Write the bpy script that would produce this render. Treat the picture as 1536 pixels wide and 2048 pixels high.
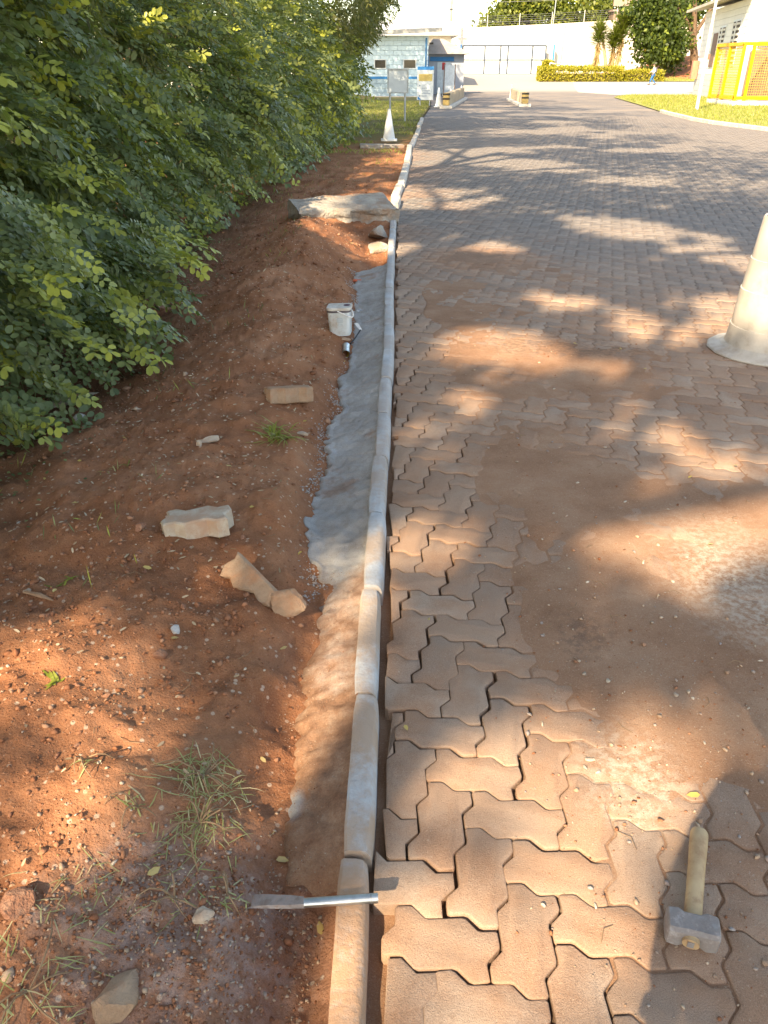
import bpy, bmesh, math, random
import numpy as np
from mathutils import Matrix, Vector, Euler
for o in list(bpy.data.objects): bpy.data.objects.remove(o)
R = math.radians
scene = bpy.context.scene
COL = scene.collection
# ------------------------------------------------------------------ camera
CAM_H, FPX, PITCH = 1.55, 1538.0, R(30)
cam_d = bpy.data.cameras.new('camera'); cam = bpy.data.objects.new('camera', cam_d); COL.objects.link(cam)
cam.location = (0, 0, CAM_H); cam.rotation_euler = (R(90) - PITCH, 0, 0)
cam_d.sensor_fit = 'VERTICAL'; cam_d.sensor_height = 36; cam_d.lens = 36 * FPX / 2048
cam_d.clip_start = 0.04; cam_d.clip_end = 2000
scene.camera = cam
# ------------------------------------------------------------------ light
SUN_AZ, SUN_EL = 27.0, 37.0          # light travels towards +Y, turned SUN_AZ degrees to the right
world = bpy.data.worlds.new('World'); scene.world = world; world.use_nodes = True
wn = world.node_tree.nodes; wl = world.node_tree.links
sky = wn.new('ShaderNodeTexSky'); sky.sky_type = 'NISHITA'; sky.sun_disc = False
sky.sun_elevation = R(SUN_EL); sky.sun_rotation = R(180 + SUN_AZ)
sky.air_density = 1.0; sky.dust_density = 1.2; sky.ozone_density = 1.0
bg = wn['Background']; bg.inputs[1].default_value = 0.15
wl.new(sky.outputs[0], bg.inputs[0])
sun_d = bpy.data.lights.new('sun', 'SUN'); sun_d.energy = 4.2; sun_d.angle = R(0.53); sun_d.color = (1.0, 0.87, 0.70)
sun = bpy.data.objects.new('sun', sun_d); COL.objects.link(sun); sun.location = (-10, -20, 20)
sdir = Vector((math.sin(R(SUN_AZ)) * math.cos(R(SUN_EL)), math.cos(R(SUN_AZ)) * math.cos(R(SUN_EL)), -math.sin(R(SUN_EL))))
sun.rotation_euler = sdir.to_track_quat('-Z', 'Y').to_euler()
vs = scene.view_settings
vs.view_transform = 'Standard'; vs.look = 'None'; vs.gamma = 1; vs.use_curve_mapping = False; vs.exposure = 1.82
vs.use_white_balance = True; vs.white_balance_temperature = 8000; vs.white_balance_tint = 8   # a phone warmed up for the shade
scene.render.engine = 'CYCLES'
scene.cycles.max_bounces = 8; scene.cycles.transparent_max_bounces = 8

# ------------------------------------------------------------------ helpers
def gpt(px, py, z=0.0):              # photograph pixel -> point on the level plane z
    u = (px - 768) / FPX; v = (py - 1024) / FPX
    d = (u, math.cos(PITCH) - v * math.sin(PITCH), -math.sin(PITCH) - v * math.cos(PITCH))
    t = (z - CAM_H) / d[2]
    return Vector((d[0] * t, d[1] * t, z))
def dpt(px, py, Y):                  # photograph pixel -> point at distance Y
    u = (px - 768) / FPX; v = (py - 1024) / FPX
    d = (u, math.cos(PITCH) - v * math.sin(PITCH), -math.sin(PITCH) - v * math.cos(PITCH))
    t = Y / d[1]
    return Vector((d[0] * t, Y, CAM_H + d[2] * t))
rs = np.random.RandomState(7)
_T = rs.rand(256, 256)
def vnoise(x, y, s=1.0, seed=0):
    x = np.asarray(x, float) / s + seed * 17.31; y = np.asarray(y, float) / s + seed * 9.77
    xi = np.floor(x).astype(int); yi = np.floor(y).astype(int); fx = x - xi; fy = y - yi
    fx = fx * fx * (3 - 2 * fx); fy = fy * fy * (3 - 2 * fy)
    a = _T[xi % 256, yi % 256]; b = _T[(xi + 1) % 256, yi % 256]; c = _T[xi % 256, (yi + 1) % 256]; d = _T[(xi + 1) % 256, (yi + 1) % 256]
    return ((a * (1 - fx) + b * fx) * (1 - fy) + (c * (1 - fx) + d * fx) * fy) * 2 - 1
def fbm(x, y, s, seed=0, n=3):
    r = 0; a = 1
    for k in range(n): r = r + a * vnoise(x, y, s / 2 ** k, seed + k); a *= .5
    return r
def sstep(a, b, x):
    t = np.clip((np.asarray(x, float) - a) / (b - a), 0, 1); return t * t * (3 - 2 * t)
def tag(o, label=None, cat=None, group=None, kind=None):
    if label: o['label'] = label
    if cat: o['category'] = cat
    if group: o['group'] = group
    if kind: o['kind'] = kind
    return o
def adopt(o, parent):
    if parent is None: return
    o.parent = parent
    if parent.parent is None: o.matrix_parent_inverse = Matrix.Translation(-Vector(parent.location))
def empty(name, loc, label=None, cat=None, group=None, kind=None):
    o = bpy.data.objects.new(name, None); COL.objects.link(o); o.location = loc; o.empty_display_size = .1
    return tag(o, label, cat, group, kind)
def setmats(me, mats):
    for m in (mats if isinstance(mats, (list, tuple)) else [mats]):
        if m: me.materials.append(m)
def npmesh(name, V, F, mats, parent=None, smooth=False, col=None, link=True, mi=None):
    V = np.asarray(V, np.float32); F = np.asarray(F, np.int32); k = F.shape[1]
    me = bpy.data.meshes.new(name); me.vertices.add(len(V)); me.vertices.foreach_set('co', V.ravel())
    me.loops.add(F.size); me.loops.foreach_set('vertex_index', F.ravel())
    me.polygons.add(len(F)); me.polygons.foreach_set('loop_start', np.arange(len(F), dtype=np.int32) * k)
    me.update(calc_edges=True)
    if smooth: me.polygons.foreach_set('use_smooth', np.ones(len(F), bool))
    if mi is not None: me.polygons.foreach_set('material_index', np.asarray(mi, np.int32))
    if col is not None:
        a = me.color_attributes.new('tint', 'FLOAT_COLOR', 'POINT')
        c = np.ones((len(V), 4), np.float32); c[:, :3] = col; a.data.foreach_set('color', c.ravel())
    setmats(me, mats); me.validate()
    o = bpy.data.objects.new(name, me)
    if link: COL.objects.link(o); adopt(o, parent)
    return o
def grid(name, X, Y, Z, mat, parent=None, smooth=True):
    n, m = X.shape; V = np.stack([X, Y, Z], -1).reshape(-1, 3)
    i = np.arange(n * m).reshape(n, m)
    F = np.stack([i[:-1, :-1], i[:-1, 1:], i[1:, 1:], i[1:, :-1]], -1).reshape(-1, 4)
    return npmesh(name, V, F, mat, parent, smooth)
class MB:
    def __init__(s): s.v = []; s.f = []; s.mi = []
    def add(s, V, F, m=0):
        b = len(s.v); s.v += [tuple(p) for p in V]; s.f += [tuple(b + i for i in q) for q in F]; s.mi += [m] * len(F); return s
    def box(s, c, size, rz=0, m=0, M=None):
        sx, sy, sz = [q / 2 for q in size]; T = Matrix.Translation(c) @ Matrix.Rotation(rz, 4, 'Z')
        if M: T = Matrix.Translation(c) @ M
        V = [T @ Vector((x * sx, y * sy, z * sz)) for z in (-1, 1) for x, y in ((-1, -1), (1, -1), (1, 1), (-1, 1))]
        return s.add(V, [(3, 2, 1, 0), (4, 5, 6, 7), (0, 1, 5, 4), (1, 2, 6, 5), (2, 3, 7, 6), (3, 0, 4, 7)], m)
    def b3(s, a, b, m=0):
        return s.box([(p + q) / 2 for p, q in zip(a, b)], [abs(q - p) for p, q in zip(a, b)], m=m)
    def tube(s, path, rad, n=8, m=0, cap=True, sq=1.0):
        path = [Vector(p) for p in path]
        if not isinstance(rad, (list, tuple)): rad = [rad] * len(path)
        V = []; up = None
        for i, p in enumerate(path):
            d = (path[min(i + 1, len(path) - 1)] - path[max(i - 1, 0)]).normalized()
            if up is None: up = Vector((0, 0, 1)) if abs(d.z) < .9 else Vector((0, 1, 0))
            a = d.cross(up).normalized(); up = a.cross(d).normalized()
            for k in range(n):
                t = 2 * math.pi * k / n; V.append(p + (a * math.cos(t) + up * math.sin(t) * sq) * rad[i])
        F = [(i * n + k, i * n + (k + 1) % n, (i + 1) * n + (k + 1) % n, (i + 1) * n + k) for i in range(len(path) - 1) for k in range(n)]
        if cap: F += [tuple(range(n - 1, -1, -1)), tuple(range((len(path) - 1) * n, len(path) * n))]
        return s.add(V, F, m)
    def lathe(s, prof, n=24, T=None, m=0, capb=True, capt=True):
        T = T or Matrix.Identity(4); V = [T @ Vector((r * math.cos(2 * math.pi * k / n), r * math.sin(2 * math.pi * k / n), z)) for r, z in prof for k in range(n)]
        F = [(i * n + k, i * n + (k + 1) % n, (i + 1) * n + (k + 1) % n, (i + 1) * n + k) for i in range(len(prof) - 1) for k in range(n)]
        if capb: F.append(tuple(range(n - 1, -1, -1)))
        if capt: F.append(tuple(range((len(prof) - 1) * n, len(prof) * n)))
        return s.add(V, F, m)
    def prism(s, poly, z0, z1, T=None, m=0):
        T = T or Matrix.Identity(4); n = len(poly)
        V = [T @ Vector((p[0], p[1], z)) for z in (z0, z1) for p in poly]
        F = [tuple(range(n - 1, -1, -1)), tuple(range(n, 2 * n))] + [(k, (k + 1) % n, n + (k + 1) % n, n + k) for k in range(n)]
        return s.add(V, F, m)
    def build(s, name, mats, parent=None, smooth=False, bevel=0, seg=2):
        me = bpy.data.meshes.new(name); me.from_pydata(s.v, [], s.f); setmats(me, mats)
        me.polygons.foreach_set('material_index', s.mi)
        if smooth: me.polygons.foreach_set('use_smooth', [True] * len(s.f))
        bm = bmesh.new(); bm.from_mesh(me); bmesh.ops.recalc_face_normals(bm, faces=bm.faces)
        if bevel: bmesh.ops.bevel(bm, geom=list(bm.edges), offset=bevel, segments=seg, affect='EDGES', profile=.6)
        bm.to_mesh(me); bm.free()
        if smooth: me.set_sharp_from_angle(angle=R(40))
        o = bpy.data.objects.new(name, me); COL.objects.link(o); adopt(o, parent); return o
def copy_tree(o, parent=None):
    c = o.copy(); COL.objects.link(c)
    if parent: c.parent = parent
    for ch in list(o.children): copy_tree(ch, c)
    return c
# ------------------------------------------------------------------ materials
class NT:
    def __init__(s, name):
        s.m = bpy.data.materials.new(name); s.m.use_nodes = True; s.t = s.m.node_tree; s.n = s.t.nodes; s.b = s.n['Principled BSDF']
        s.pos = s.n.new('ShaderNodeNewGeometry').outputs['Position']
        tc = s.n.new('ShaderNodeTexCoord'); s.obj = tc.outputs['Object']
    def lk(s, a, b): s.t.links.new(a, b)
    def setin(s, sock, v):
        if isinstance(v, bpy.types.NodeSocket): s.lk(v, sock)
        elif isinstance(v, (tuple, list)) and sock.type == 'RGBA': sock.default_value = (*v[:3], 1)
        else: sock.default_value = v
    def noise(s, scale, detail=4, rough=.6, vec=None, dist=0, out=0):
        n = s.n.new('ShaderNodeTexNoise'); n.inputs['Scale'].default_value = scale; n.inputs['Detail'].default_value = detail
        n.inputs['Roughness'].default_value = rough; n.inputs['Distortion'].default_value = dist; s.lk(vec or s.pos, n.inputs['Vector']); return n.outputs[out]
    def voro(s, scale, vec=None, out='Distance', feat='F1', rnd=1):
        n = s.n.new('ShaderNodeTexVoronoi'); n.feature = feat; n.inputs['Scale'].default_value = scale; n.inputs['Randomness'].default_value = rnd
        s.lk(vec or s.pos, n.inputs['Vector']); return n.outputs[out]
    def ramp(s, fac, stops):
        n = s.n.new('ShaderNodeValToRGB'); el = n.color_ramp.elements
        while len(el) < len(stops): el.new(.5)
        for e, (p, c) in zip(el, stops): e.position = p; e.color = (*c, 1) if isinstance(c, (tuple, list)) else (c, c, c, 1)
        s.lk(fac, n.inputs[0]); return n.outputs[0]
    def mix(s, fac, a, b, mode='MIX'):
        n = s.n.new('ShaderNodeMix'); n.data_type = 'RGBA'; n.blend_type = mode
        s.setin(n.inputs[0], fac); s.setin(n.inputs[6], a); s.setin(n.inputs[7], b); return n.outputs[2]
    def math(s, op, a, b=0, c=None, clamp=False):
        n = s.n.new('ShaderNodeMath'); n.operation = op; n.use_clamp = clamp; s.setin(n.inputs[0], a); s.setin(n.inputs[1], b)
        if c is not None: s.setin(n.inputs[2], c)
        return n.outputs[0]
    def mapr(s, v, a, b, c=0, d=1):
        n = s.n.new('ShaderNodeMapRange'); n.interpolation_type = 'SMOOTHSTEP'; s.setin(n.inputs[0], v)
        for i, q in enumerate((a, b, c, d)): n.inputs[i + 1].default_value = q
        return n.outputs[0]
    def xyz(s, vec=None):
        n = s.n.new('ShaderNodeSeparateXYZ'); s.lk(vec or s.pos, n.inputs[0]); return n.outputs
    def blob(s, cx, cy, rx, ry, soft=.5):          # 1 inside an ellipse lying on the ground, noisy edge
        x, y, _ = s.xyz(); dx = s.math('DIVIDE', s.math('SUBTRACT', x, cx), rx); dy = s.math('DIVIDE', s.math('SUBTRACT', y, cy), ry)
        r = s.math('SQRT', s.math('ADD', s.math('MULTIPLY', dx, dx), s.math('MULTIPLY', dy, dy)))
        r = s.math('ADD', r, s.math('MULTIPLY', s.math('SUBTRACT', s.noise(7, 5, .7), .5), 1.3))
        return s.mapr(r, 1 - soft, 1 + soft * .4, 1, 0)
    def bump(s, h, dist=.01, strength=1, normal=None):
        n = s.n.new('ShaderNodeBump'); n.inputs['Distance'].default_value = dist; n.inputs['Strength'].default_value = strength; s.lk(h, n.inputs['Height'])
        if normal: s.lk(normal, n.inputs['Normal'])
        return n.outputs[0]
    def done(s, color, rough=.85, normal=None, metal=0, spec=.3):
        s.setin(s.b.inputs['Base Color'], color); s.setin(s.b.inputs['Roughness'], rough); s.setin(s.b.inputs['Metallic'], metal)
        s.b.inputs['Specular IOR Level'].default_value = spec
        if normal: s.lk(normal, s.b.inputs['Normal'])
        return s.m
def simple(name, c1, c2=None, scale=6, rough=.7, bump=0, bscale=40, metal=0, local=False, spec=.3, dirt=None, dscale=3):
    t = NT(name); vec = t.obj if local else t.pos
    c2 = c2 or tuple(q * .8 for q in c1)
    col = t.mix(t.mapr(t.noise(scale, 5, .65, vec), .3, .7), c1, c2)
    if dirt: col = t.mix(t.mapr(t.noise(dscale, 6, .7, vec), .45, .75), col, dirt)
    nrm = t.bump(t.noise(bscale, 4, .6, vec), bump) if bump else None
    return t.done(col, rough, nrm, metal, spec)
def earth_mat():
    t = NT('red_earth'); x, y, z = t.xyz()
    n1 = t.noise(2.2, 6, .65); n2 = t.noise(14, 6, .7); n3 = t.noise(70, 4, .7)
    col = t.ramp(n1, [(.28, (.205, .08, .040)), (.48, (.285, .122, .062)), (.62, (.34, .16, .088)), (.78, (.38, .205, .125))])
    col = t.mix(t.mapr(n2, .5, .75, 0, .6), col, (.175, .068, .037))
    col = t.mix(t.mapr(n3, .55, .8, 0, .5), col, (.46, .27, .17))
    vd = t.voro(55, out='Color'); vdis = t.voro(55)
    vs_ = t.n.new('ShaderNodeSeparateColor'); t.lk(vd, vs_.inputs[0])
    speck = t.math('MULTIPLY', t.mapr(vs_.outputs[0], .86, .9), t.mapr(vdis, .25, .4, 1, 0))
    col = t.mix(t.math('MULTIPLY', speck, .75), col, (.55, .42, .32))
    pow_ = t.math('MULTIPLY', t.blob(-.42, .92, .30, .26, .7), t.mapr(t.noise(26, 5, .7), .35, .65, .15, .9))
    col = t.mix(t.math('MULTIPLY', pow_, .55), col, (.40, .36, .35))
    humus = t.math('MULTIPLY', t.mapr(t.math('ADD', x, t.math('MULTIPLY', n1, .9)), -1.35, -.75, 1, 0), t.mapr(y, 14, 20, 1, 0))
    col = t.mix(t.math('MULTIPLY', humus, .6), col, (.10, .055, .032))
    gr = t.math('MULTIPLY', t.mapr(t.math('ADD', y, t.math('MULTIPLY', n1, 12)), 24, 29), t.mapr(n2, .3, .6, .5, 1))
    col = t.mix(gr, col, (.11, .12, .035))
    lowg = t.math('MULTIPLY', t.mapr(t.math('ADD', y, t.math('MULTIPLY', n1, 10)), 14, 22), t.mapr(n2, .52, .62, 0, .6))
    col = t.mix(lowg, col, (.13, .13, .045))
    n4 = t.noise(240, 4, .8); v2 = t.voro(130)
    h = t.math('ADD', t.math('MULTIPLY', t.noise(22, 8, .8), .5), t.math('MULTIPLY', n4, .22)); h = t.math('SUBTRACT', h, t.math('MULTIPLY', v2, .16))
    col = t.mix(t.mapr(n4, .5, .72, 0, .45), col, (.42, .26, .17)); col = t.mix(t.mapr(n4, .47, .3, 0, .4), col, (.12, .05, .03))
    return t.done(col, .95, t.bump(h, .016, .9), spec=.1)
def dust_col(t):
    n1 = t.noise(3, 6, .65); n2 = t.noise(30, 5, .7); n3 = t.noise(130, 3, .7)
    c = t.ramp(n1, [(.3, (.25, .132, .078)), (.5, (.33, .188, .118)), (.7, (.39, .25, .168))])
    c = t.mix(t.mapr(n2, .55, .8, 0, .5), c, (.24, .105, .055))
    c = t.mix(t.mapr(n3, .58, .75, 0, .55), c, (.55, .42, .31))
    pw = t.math('MAXIMUM', t.blob(.62, 1.33, .16, .2, .8), t.blob(1.25, 2.2, .28, .45, .8))
    pw = t.math('MULTIPLY', pw, t.mapr(t.noise(40, 5, .7), .4, .62, .1, .9))
    c = t.mix(t.math('MULTIPLY', pw, .7), c, (.58, .52, .44))
    dk = t.math('MAXIMUM', t.blob(.62, 1.9, .1, .14, .8), t.blob(1.2, 4.85, .8, .3, .8))
    c = t.mix(t.math('MULTIPLY', dk, t.mapr(n2, .4, .6, 0, .6)), c, (.13, .085, .065))
    return c, n2, n3
def dust_mat():
    t = NT('road_dust'); c, n2, n3 = dust_col(t)
    x, y, z = t.xyz()
    c = t.mix(t.mapr(t.math('ADD', y, t.math('MULTIPLY', n2, 3)), 6, 12, 0, .75), c, (.17, .135, .115))
    vd = t.voro(90)
    n4 = t.noise(300, 4, .8); c = t.mix(t.mapr(n4, .53, .7, 0, .55), c, (.52, .39, .29)); c = t.mix(t.mapr(n4, .47, .3, 0, .5), c, (.14, .065, .038)); c = t.mix(t.mapr(t.noise(75, 5, .75), .55, .72, 0, .5), c, (.22, .105, .06)); h = t.math('ADD', t.math('MULTIPLY', t.noise(28, 8, .8), .5), t.math('MULTIPLY', n4, .3))
    return t.done(c, .95, t.bump(h, .012, 1), spec=.1)
def paver_mat():
    t = NT('paver_concrete'); x, y, z = t.xyz()
    n1 = t.noise(5, 5, .6); n2 = t.noise(45, 6, .7); n3 = t.noise(260, 3, .7); nb = t.noise(.55, 4, .6)
    oi = t.n.new('ShaderNodeObjectInfo').outputs['Random']
    at = t.n.new('ShaderNodeAttribute'); at.attribute_name = 'tint'
    sc = t.n.new('ShaderNodeSeparateColor'); t.lk(at.outputs['Color'], sc.inputs[0])
    r = t.math('FRACT', t.math('ADD', t.math('MULTIPLY', oi, 3.7), sc.outputs[0]))
    base = t.ramp(r, [(0, (.275, .20, .155)), (.35, (.36, .255, .19)), (.7, (.42, .32, .25)), (1, (.30, .195, .14))])
    base = t.mix(t.mapr(n2, .45, .8, 0, .5), base, (.24, .16, .115))
    base = t.mix(t.mapr(n3, .55, .75, 0, .4), base, (.45, .38, .32))
    # red dust trodden on to the pavers, thinning out up the road where the grey concrete shows
    d, m2, m3 = dust_col(t)
    near = t.mapr(t.math('ADD', y, t.math('MULTIPLY', nb, 5)), 5.5, 11.5, 1, 0)
    edge = t.mapr(t.math('ADD', x, t.math('MULTIPLY', nb, 1.5)), 1.0, 2.6, 1, 0)
    grey = t.mix(t.mapr(n1, .3, .7), (.165, .145, .134), (.22, .198, .183))
    grey = t.mix(t.mapr(n3, .5, .75, 0, .3), grey, (.3, .28, .26))
    base = t.mix(t.mapr(t.math('ADD', y, t.math('MULTIPLY', nb, 6)), 7, 13), base, grey)
    f = t.math('MULTIPLY', t.mapr(n1, .35, .65, .15, .85), near)
    stain = t.math('MULTIPLY', t.mapr(nb, .45, .6), edge)
    f = t.math('MAXIMUM', f, t.math('MULTIPLY', stain, .55))
    for (bx, by, rx, ry) in ((.86, 1.95, .55, .75), (.95, 4.4, .95, .8), (.72, 3.05, .55, .75), (.9, 7.4, .7, .7)): f = t.math('MAXIMUM', f, t.math('MULTIPLY', t.blob(bx, by, rx, ry, .6), .92))
    base = t.mix(f, base, d)
    spl = t.math('MULTIPLY', t.mapr(t.noise(9, 6, .75), .66, .72), .45)      # cement splashes
    base = t.mix(spl, base, (.52, .5, .48))
    n5 = t.noise(480, 3, .8); base = t.mix(t.mapr(n5, .5, .34, 0, .6), base, (.12, .078, .055)); base = t.mix(t.mapr(n5, .55, .7, 0, .35), base, (.52, .42, .33))
    h = t.math('ADD', t.math('MULTIPLY', n2, .4), t.math('MULTIPLY', n3, .5)); h = t.math('ADD', h, t.math('MULTIPLY', n5, .3))
    return t.done(base, .9, t.bump(h, .004, 1), spec=.2)
def far_road_mat():
    t = NT('far_paving'); n1 = t.noise(.5, 5, .6); n2 = t.noise(9, 5, .7)
    mp = t.n.new('ShaderNodeMapping'); mp.inputs['Rotation'].default_value = (0, 0, R(14.4)); t.lk(t.pos, mp.inputs[0])
    br = t.n.new('ShaderNodeTexBrick'); br.inputs['Scale'].default_value = 1; br.inputs['Brick Width'].default_value = .224; br.inputs['Row Height'].default_value = .112
    br.inputs['Mortar Size'].default_value = .006; t.lk(mp.outputs[0], br.inputs[0])
    br.inputs['Color1'].default_value = (.185, .167, .156, 1); br.inputs['Color2'].default_value = (.155, .14, .132, 1); br.inputs['Mortar'].default_value = (.13, .105, .09, 1)
    c = t.mix(t.mapr(n1, .4, .7, 0, .7), br.outputs[0], (.27, .215, .17))
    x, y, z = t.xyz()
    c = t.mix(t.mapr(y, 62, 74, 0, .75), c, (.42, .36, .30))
    return t.done(c, .9, t.bump(n2, .01), spec=.2)
def mortar_mat():
    t = NT('fresh_mortar'); x, y, z = t.xyz(); n1 = t.noise(4, 6, .7); n2 = t.noise(30, 6, .75); n3 = t.noise(120, 3)
    c = t.ramp(n1, [(.3, (.30, .28, .26)), (.5, (.39, .375, .36)), (.7, (.48, .475, .47))])
    c = t.mix(t.mapr(n2, .5, .75, 0, .5), c, (.30, .25, .21))
    d = t.ramp(t.noise(16, 8, .8), [(.32, (.20, .10, .06)), (.5, (.33, .185, .115)), (.66, (.43, .28, .19))])
    f = t.mapr(t.math('ADD', y, t.math('MULTIPLY', n1, 1.6)), 2.4, 3.3, 1, 0)
    f = t.math('MAXIMUM', f, t.math('MULTIPLY', t.mapr(t.noise(2.3, 5, .7), .55, .68), .6))
    c = t.mix(f, c, d)
    gb = t.blob(-.225, 1.28, .03, .05, .6); c = t.mix(gb, c, (.36, .36, .37))
    n4 = t.noise(260, 4, .8); c = t.mix(t.mapr(n4, .5, .36, 0, .4), c, (.16, .12, .10)); h = t.math('ADD', t.math('MULTIPLY', t.noise(26, 8, .85), .6), t.math('MULTIPLY', n4, .3))
    return t.done(c, .92, t.bump(h, .015, 1), spec=.15)
def kerb_mat(name, a, b, dust):
    t = NT(name); n1 = t.noise(7, 6, .7); n2 = t.noise(60, 5, .7)
    c = t.mix(t.mapr(n1, .35, .65), a, b); c = t.mix(t.mapr(n2, .5, .8, 0, .5), c, tuple(q * .6 for q in a))
    x, y, z = t.xyz(); f = t.math('MULTIPLY', t.mapr(t.noise(3.3, 6, .7), .36, .58), t.mapr(y, 1.2, 4.5, .95, .4))
    c = t.mix(f, c, dust)
    c = t.mix(t.math('MULTIPLY', t.mapr(y, 1.0, 1.12, 1, 0), t.mapr(n2, .2, .6, .5, 1)), c, (.36, .22, .14))
    return t.done(c, .9, t.bump(n2, .004), spec=.2)
def leaf_mat(name, a, b, young_lit=None, trans=.35, rough=.5):
    t = NT(name); at = t.n.new('ShaderNodeAttribute'); at.attribute_name = 'tint'
    sc = t.n.new('ShaderNodeSeparateColor'); t.lk(at.outputs['Color'], sc.inputs[0])
    c = t.mix(sc.outputs[0], a, b)
    if young_lit: c = t.mix(sc.outputs[1], c, young_lit)
    c = t.mix(t.math('MULTIPLY', sc.outputs[2], 1), c, (.30, .22, .03))
    t.done(c, rough, None, 0, .35)
    tr = t.n.new('ShaderNodeBsdfTranslucent'); t.lk(t.mix(.5, c, (.25, .35, .02)), tr.inputs[0])
    mx = t.n.new('ShaderNodeMixShader'); mx.inputs[0].default_value = trans
    t.lk(t.b.outputs[0], mx.inputs[1]); t.lk(tr.outputs[0], mx.inputs[2]); t.lk(mx.outputs[0], t.n['Material Output'].inputs[0])
    return t.m
M = {}
M['earth'] = earth_mat(); M['dust'] = dust_mat(); M['paver'] = paver_mat(); M['far_road'] = far_road_mat(); M['mortar'] = mortar_mat()
M['kerb'] = kerb_mat('kerb_concrete', (.36, .375, .39), (.43, .46, .49), (.36, .26, .19))
M['old_kerb'] = kerb_mat('old_kerb_concrete', (.62, .59, .54), (.45, .42, .38), (.42, .33, .25))
M['leaf'] = leaf_mat('cassia_leaf', (.072, .108, .048), (.21, .25, .11), (.46, .47, .08), .32, .38)
M['leaf_narrow'] = leaf_mat('narrow_leaf', (.065, .07, .028), (.14, .14, .05), (.24, .22, .06))
M['leaf_far'] = leaf_mat('far_leaf', (.05, .075, .012), (.15, .17, .03), (.24, .26, .04))
M['leaf_dark'] = leaf_mat('dark_leaf', (.022, .04, .010), (.07, .10, .02), (.16, .2, .03))
M['leaf_hedge'] = leaf_mat('golden_hedge_leaf', (.20, .19, .02), (.33, .29, .03), (.45, .38, .04))
M['grass'] = leaf_mat('grass_blade', (.16, .19, .03), (.30, .31, .06), (.42, .36, .16), .3)
M['dry_grass'] = leaf_mat('weed_blade', (.26, .29, .10), (.42, .42, .20), (.55, .47, .30), .3)
M['bark'] = simple('bark', (.16, .10, .06), (.09, .055, .035), 8, .9, .03, 20)
M['twig'] = simple('twig', (.26, .17, .10), (.16, .1, .06), 20, .85)
M['yellow_leaf'] = leaf_mat('fallen_leaf', (.55, .36, .06), (.6, .45, .16), (.5, .38, .22), .2)
# ------------------------------------------------------------------ terrain functions
KY = [.2, .99, 1.235, 1.587, 2.08, 2.606, 3.12, 3.767, 4.588, 6.39, 8.08, 9.25, 9.36, 10.36, 11.0, 12.3, 13.85, 19.1, 19.8, 29.6, 40, 60]
KX = [-.104, -.0963, -.0923, -.083, -.0747, -.0606, -.0471, -.0313, -.0092, .0163, .0453, .0684, .075, .05, .105, .195, .29, .545, .62, 1.24, 2.1, 3.2]
def xk(y): return np.interp(y, KY, KX)
MY = [0, .9, 1.16, 1.27, 1.46, 1.69, 2.1, 2.19, 2.283, 2.45, 2.75, 3.07, 3.44, 4.04, 4.64, 5.04, 6.2, 7.0, 7.15]
MX = [-.2, -.20, -.275, -.30, -.30, -.30, -.27, -.235, -.28, -.315, -.315, -.29, -.285, -.255, -.24, -.21, -.24, -.29, -.12]
def mort_x(y): return np.interp(y, MY, MX)
def earth_z(x, y):
    x = np.asarray(x, float); y = np.asarray(y, float); s = xk(y) - x; wm = xk(y) - mort_x(y)
    inm = sstep(7.6, 6.9, y)                       # 1 along the mortared length
    trench = -.075 * sstep(wm + .14, wm * .8, s) * inm
    berm = .10 * np.exp(-((s - .85) / .36) ** 2) * sstep(12, 8, y) - .06 * sstep(1.3, 1.9, s) * sstep(16, 10, y)
    berm = berm + .14 * np.exp(-((x + .72) / .30) ** 2 - ((y - 7.7) / .95) ** 2) + .07 * np.exp(-((x + .95) / .4) ** 2 - ((y - 5.6) / 1.3) ** 2)
    berm = berm - .10 * np.exp(-((x + .12) / .22) ** 2 - ((y - 7.95) / .7) ** 2)
    berm = berm + .05 * np.exp(-((x + .62) / .12) ** 2 - ((y - 1.22) / .1) ** 2) + .03 * np.exp(-((x + .45) / .2) ** 2 - ((y - 2.6) / .25) ** 2)
    rough = sstep(22, 12, y) * .75 + .25
    z = .012 + trench + berm + rough * (.034 * fbm(x, y, .55, 3, 3) + .017 * fbm(x, y, .12, 5, 3) + .008 * np.abs(fbm(x, y, .045, 9, 3)))
    z = z + .25 * sstep(2.2, 5, s) + .012 * np.abs(fbm(x, y, .2, 15, 3)) * sstep(3, 6, y) * sstep(22, 14, y)
    edge = np.clip(s / .05, 0, 1)
    return z * (.4 + .6 * edge) + sstep(9, 12, y) * (.02 - .02 * edge)
def far_z(y): return .95 * sstep(70, 101, y)
def ept(px, py):                                 # pixel -> point on the earth bank
    z = 0.0
    for _ in range(12):
        p = gpt(px, py, z); z = .5 * z + .5 * float(earth_z(p.x, p.y))
    p.z = float(earth_z(p.x, p.y)); return p
STRIP_Y = [0, .9, 1.0, 1.46, 2.1, 2.7, 3.8, 5, 7, 9, 10]
STRIP_X = [.44, .45, .45, .42, .42, .36, .31, .31, .26, .18, .1]
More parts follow.
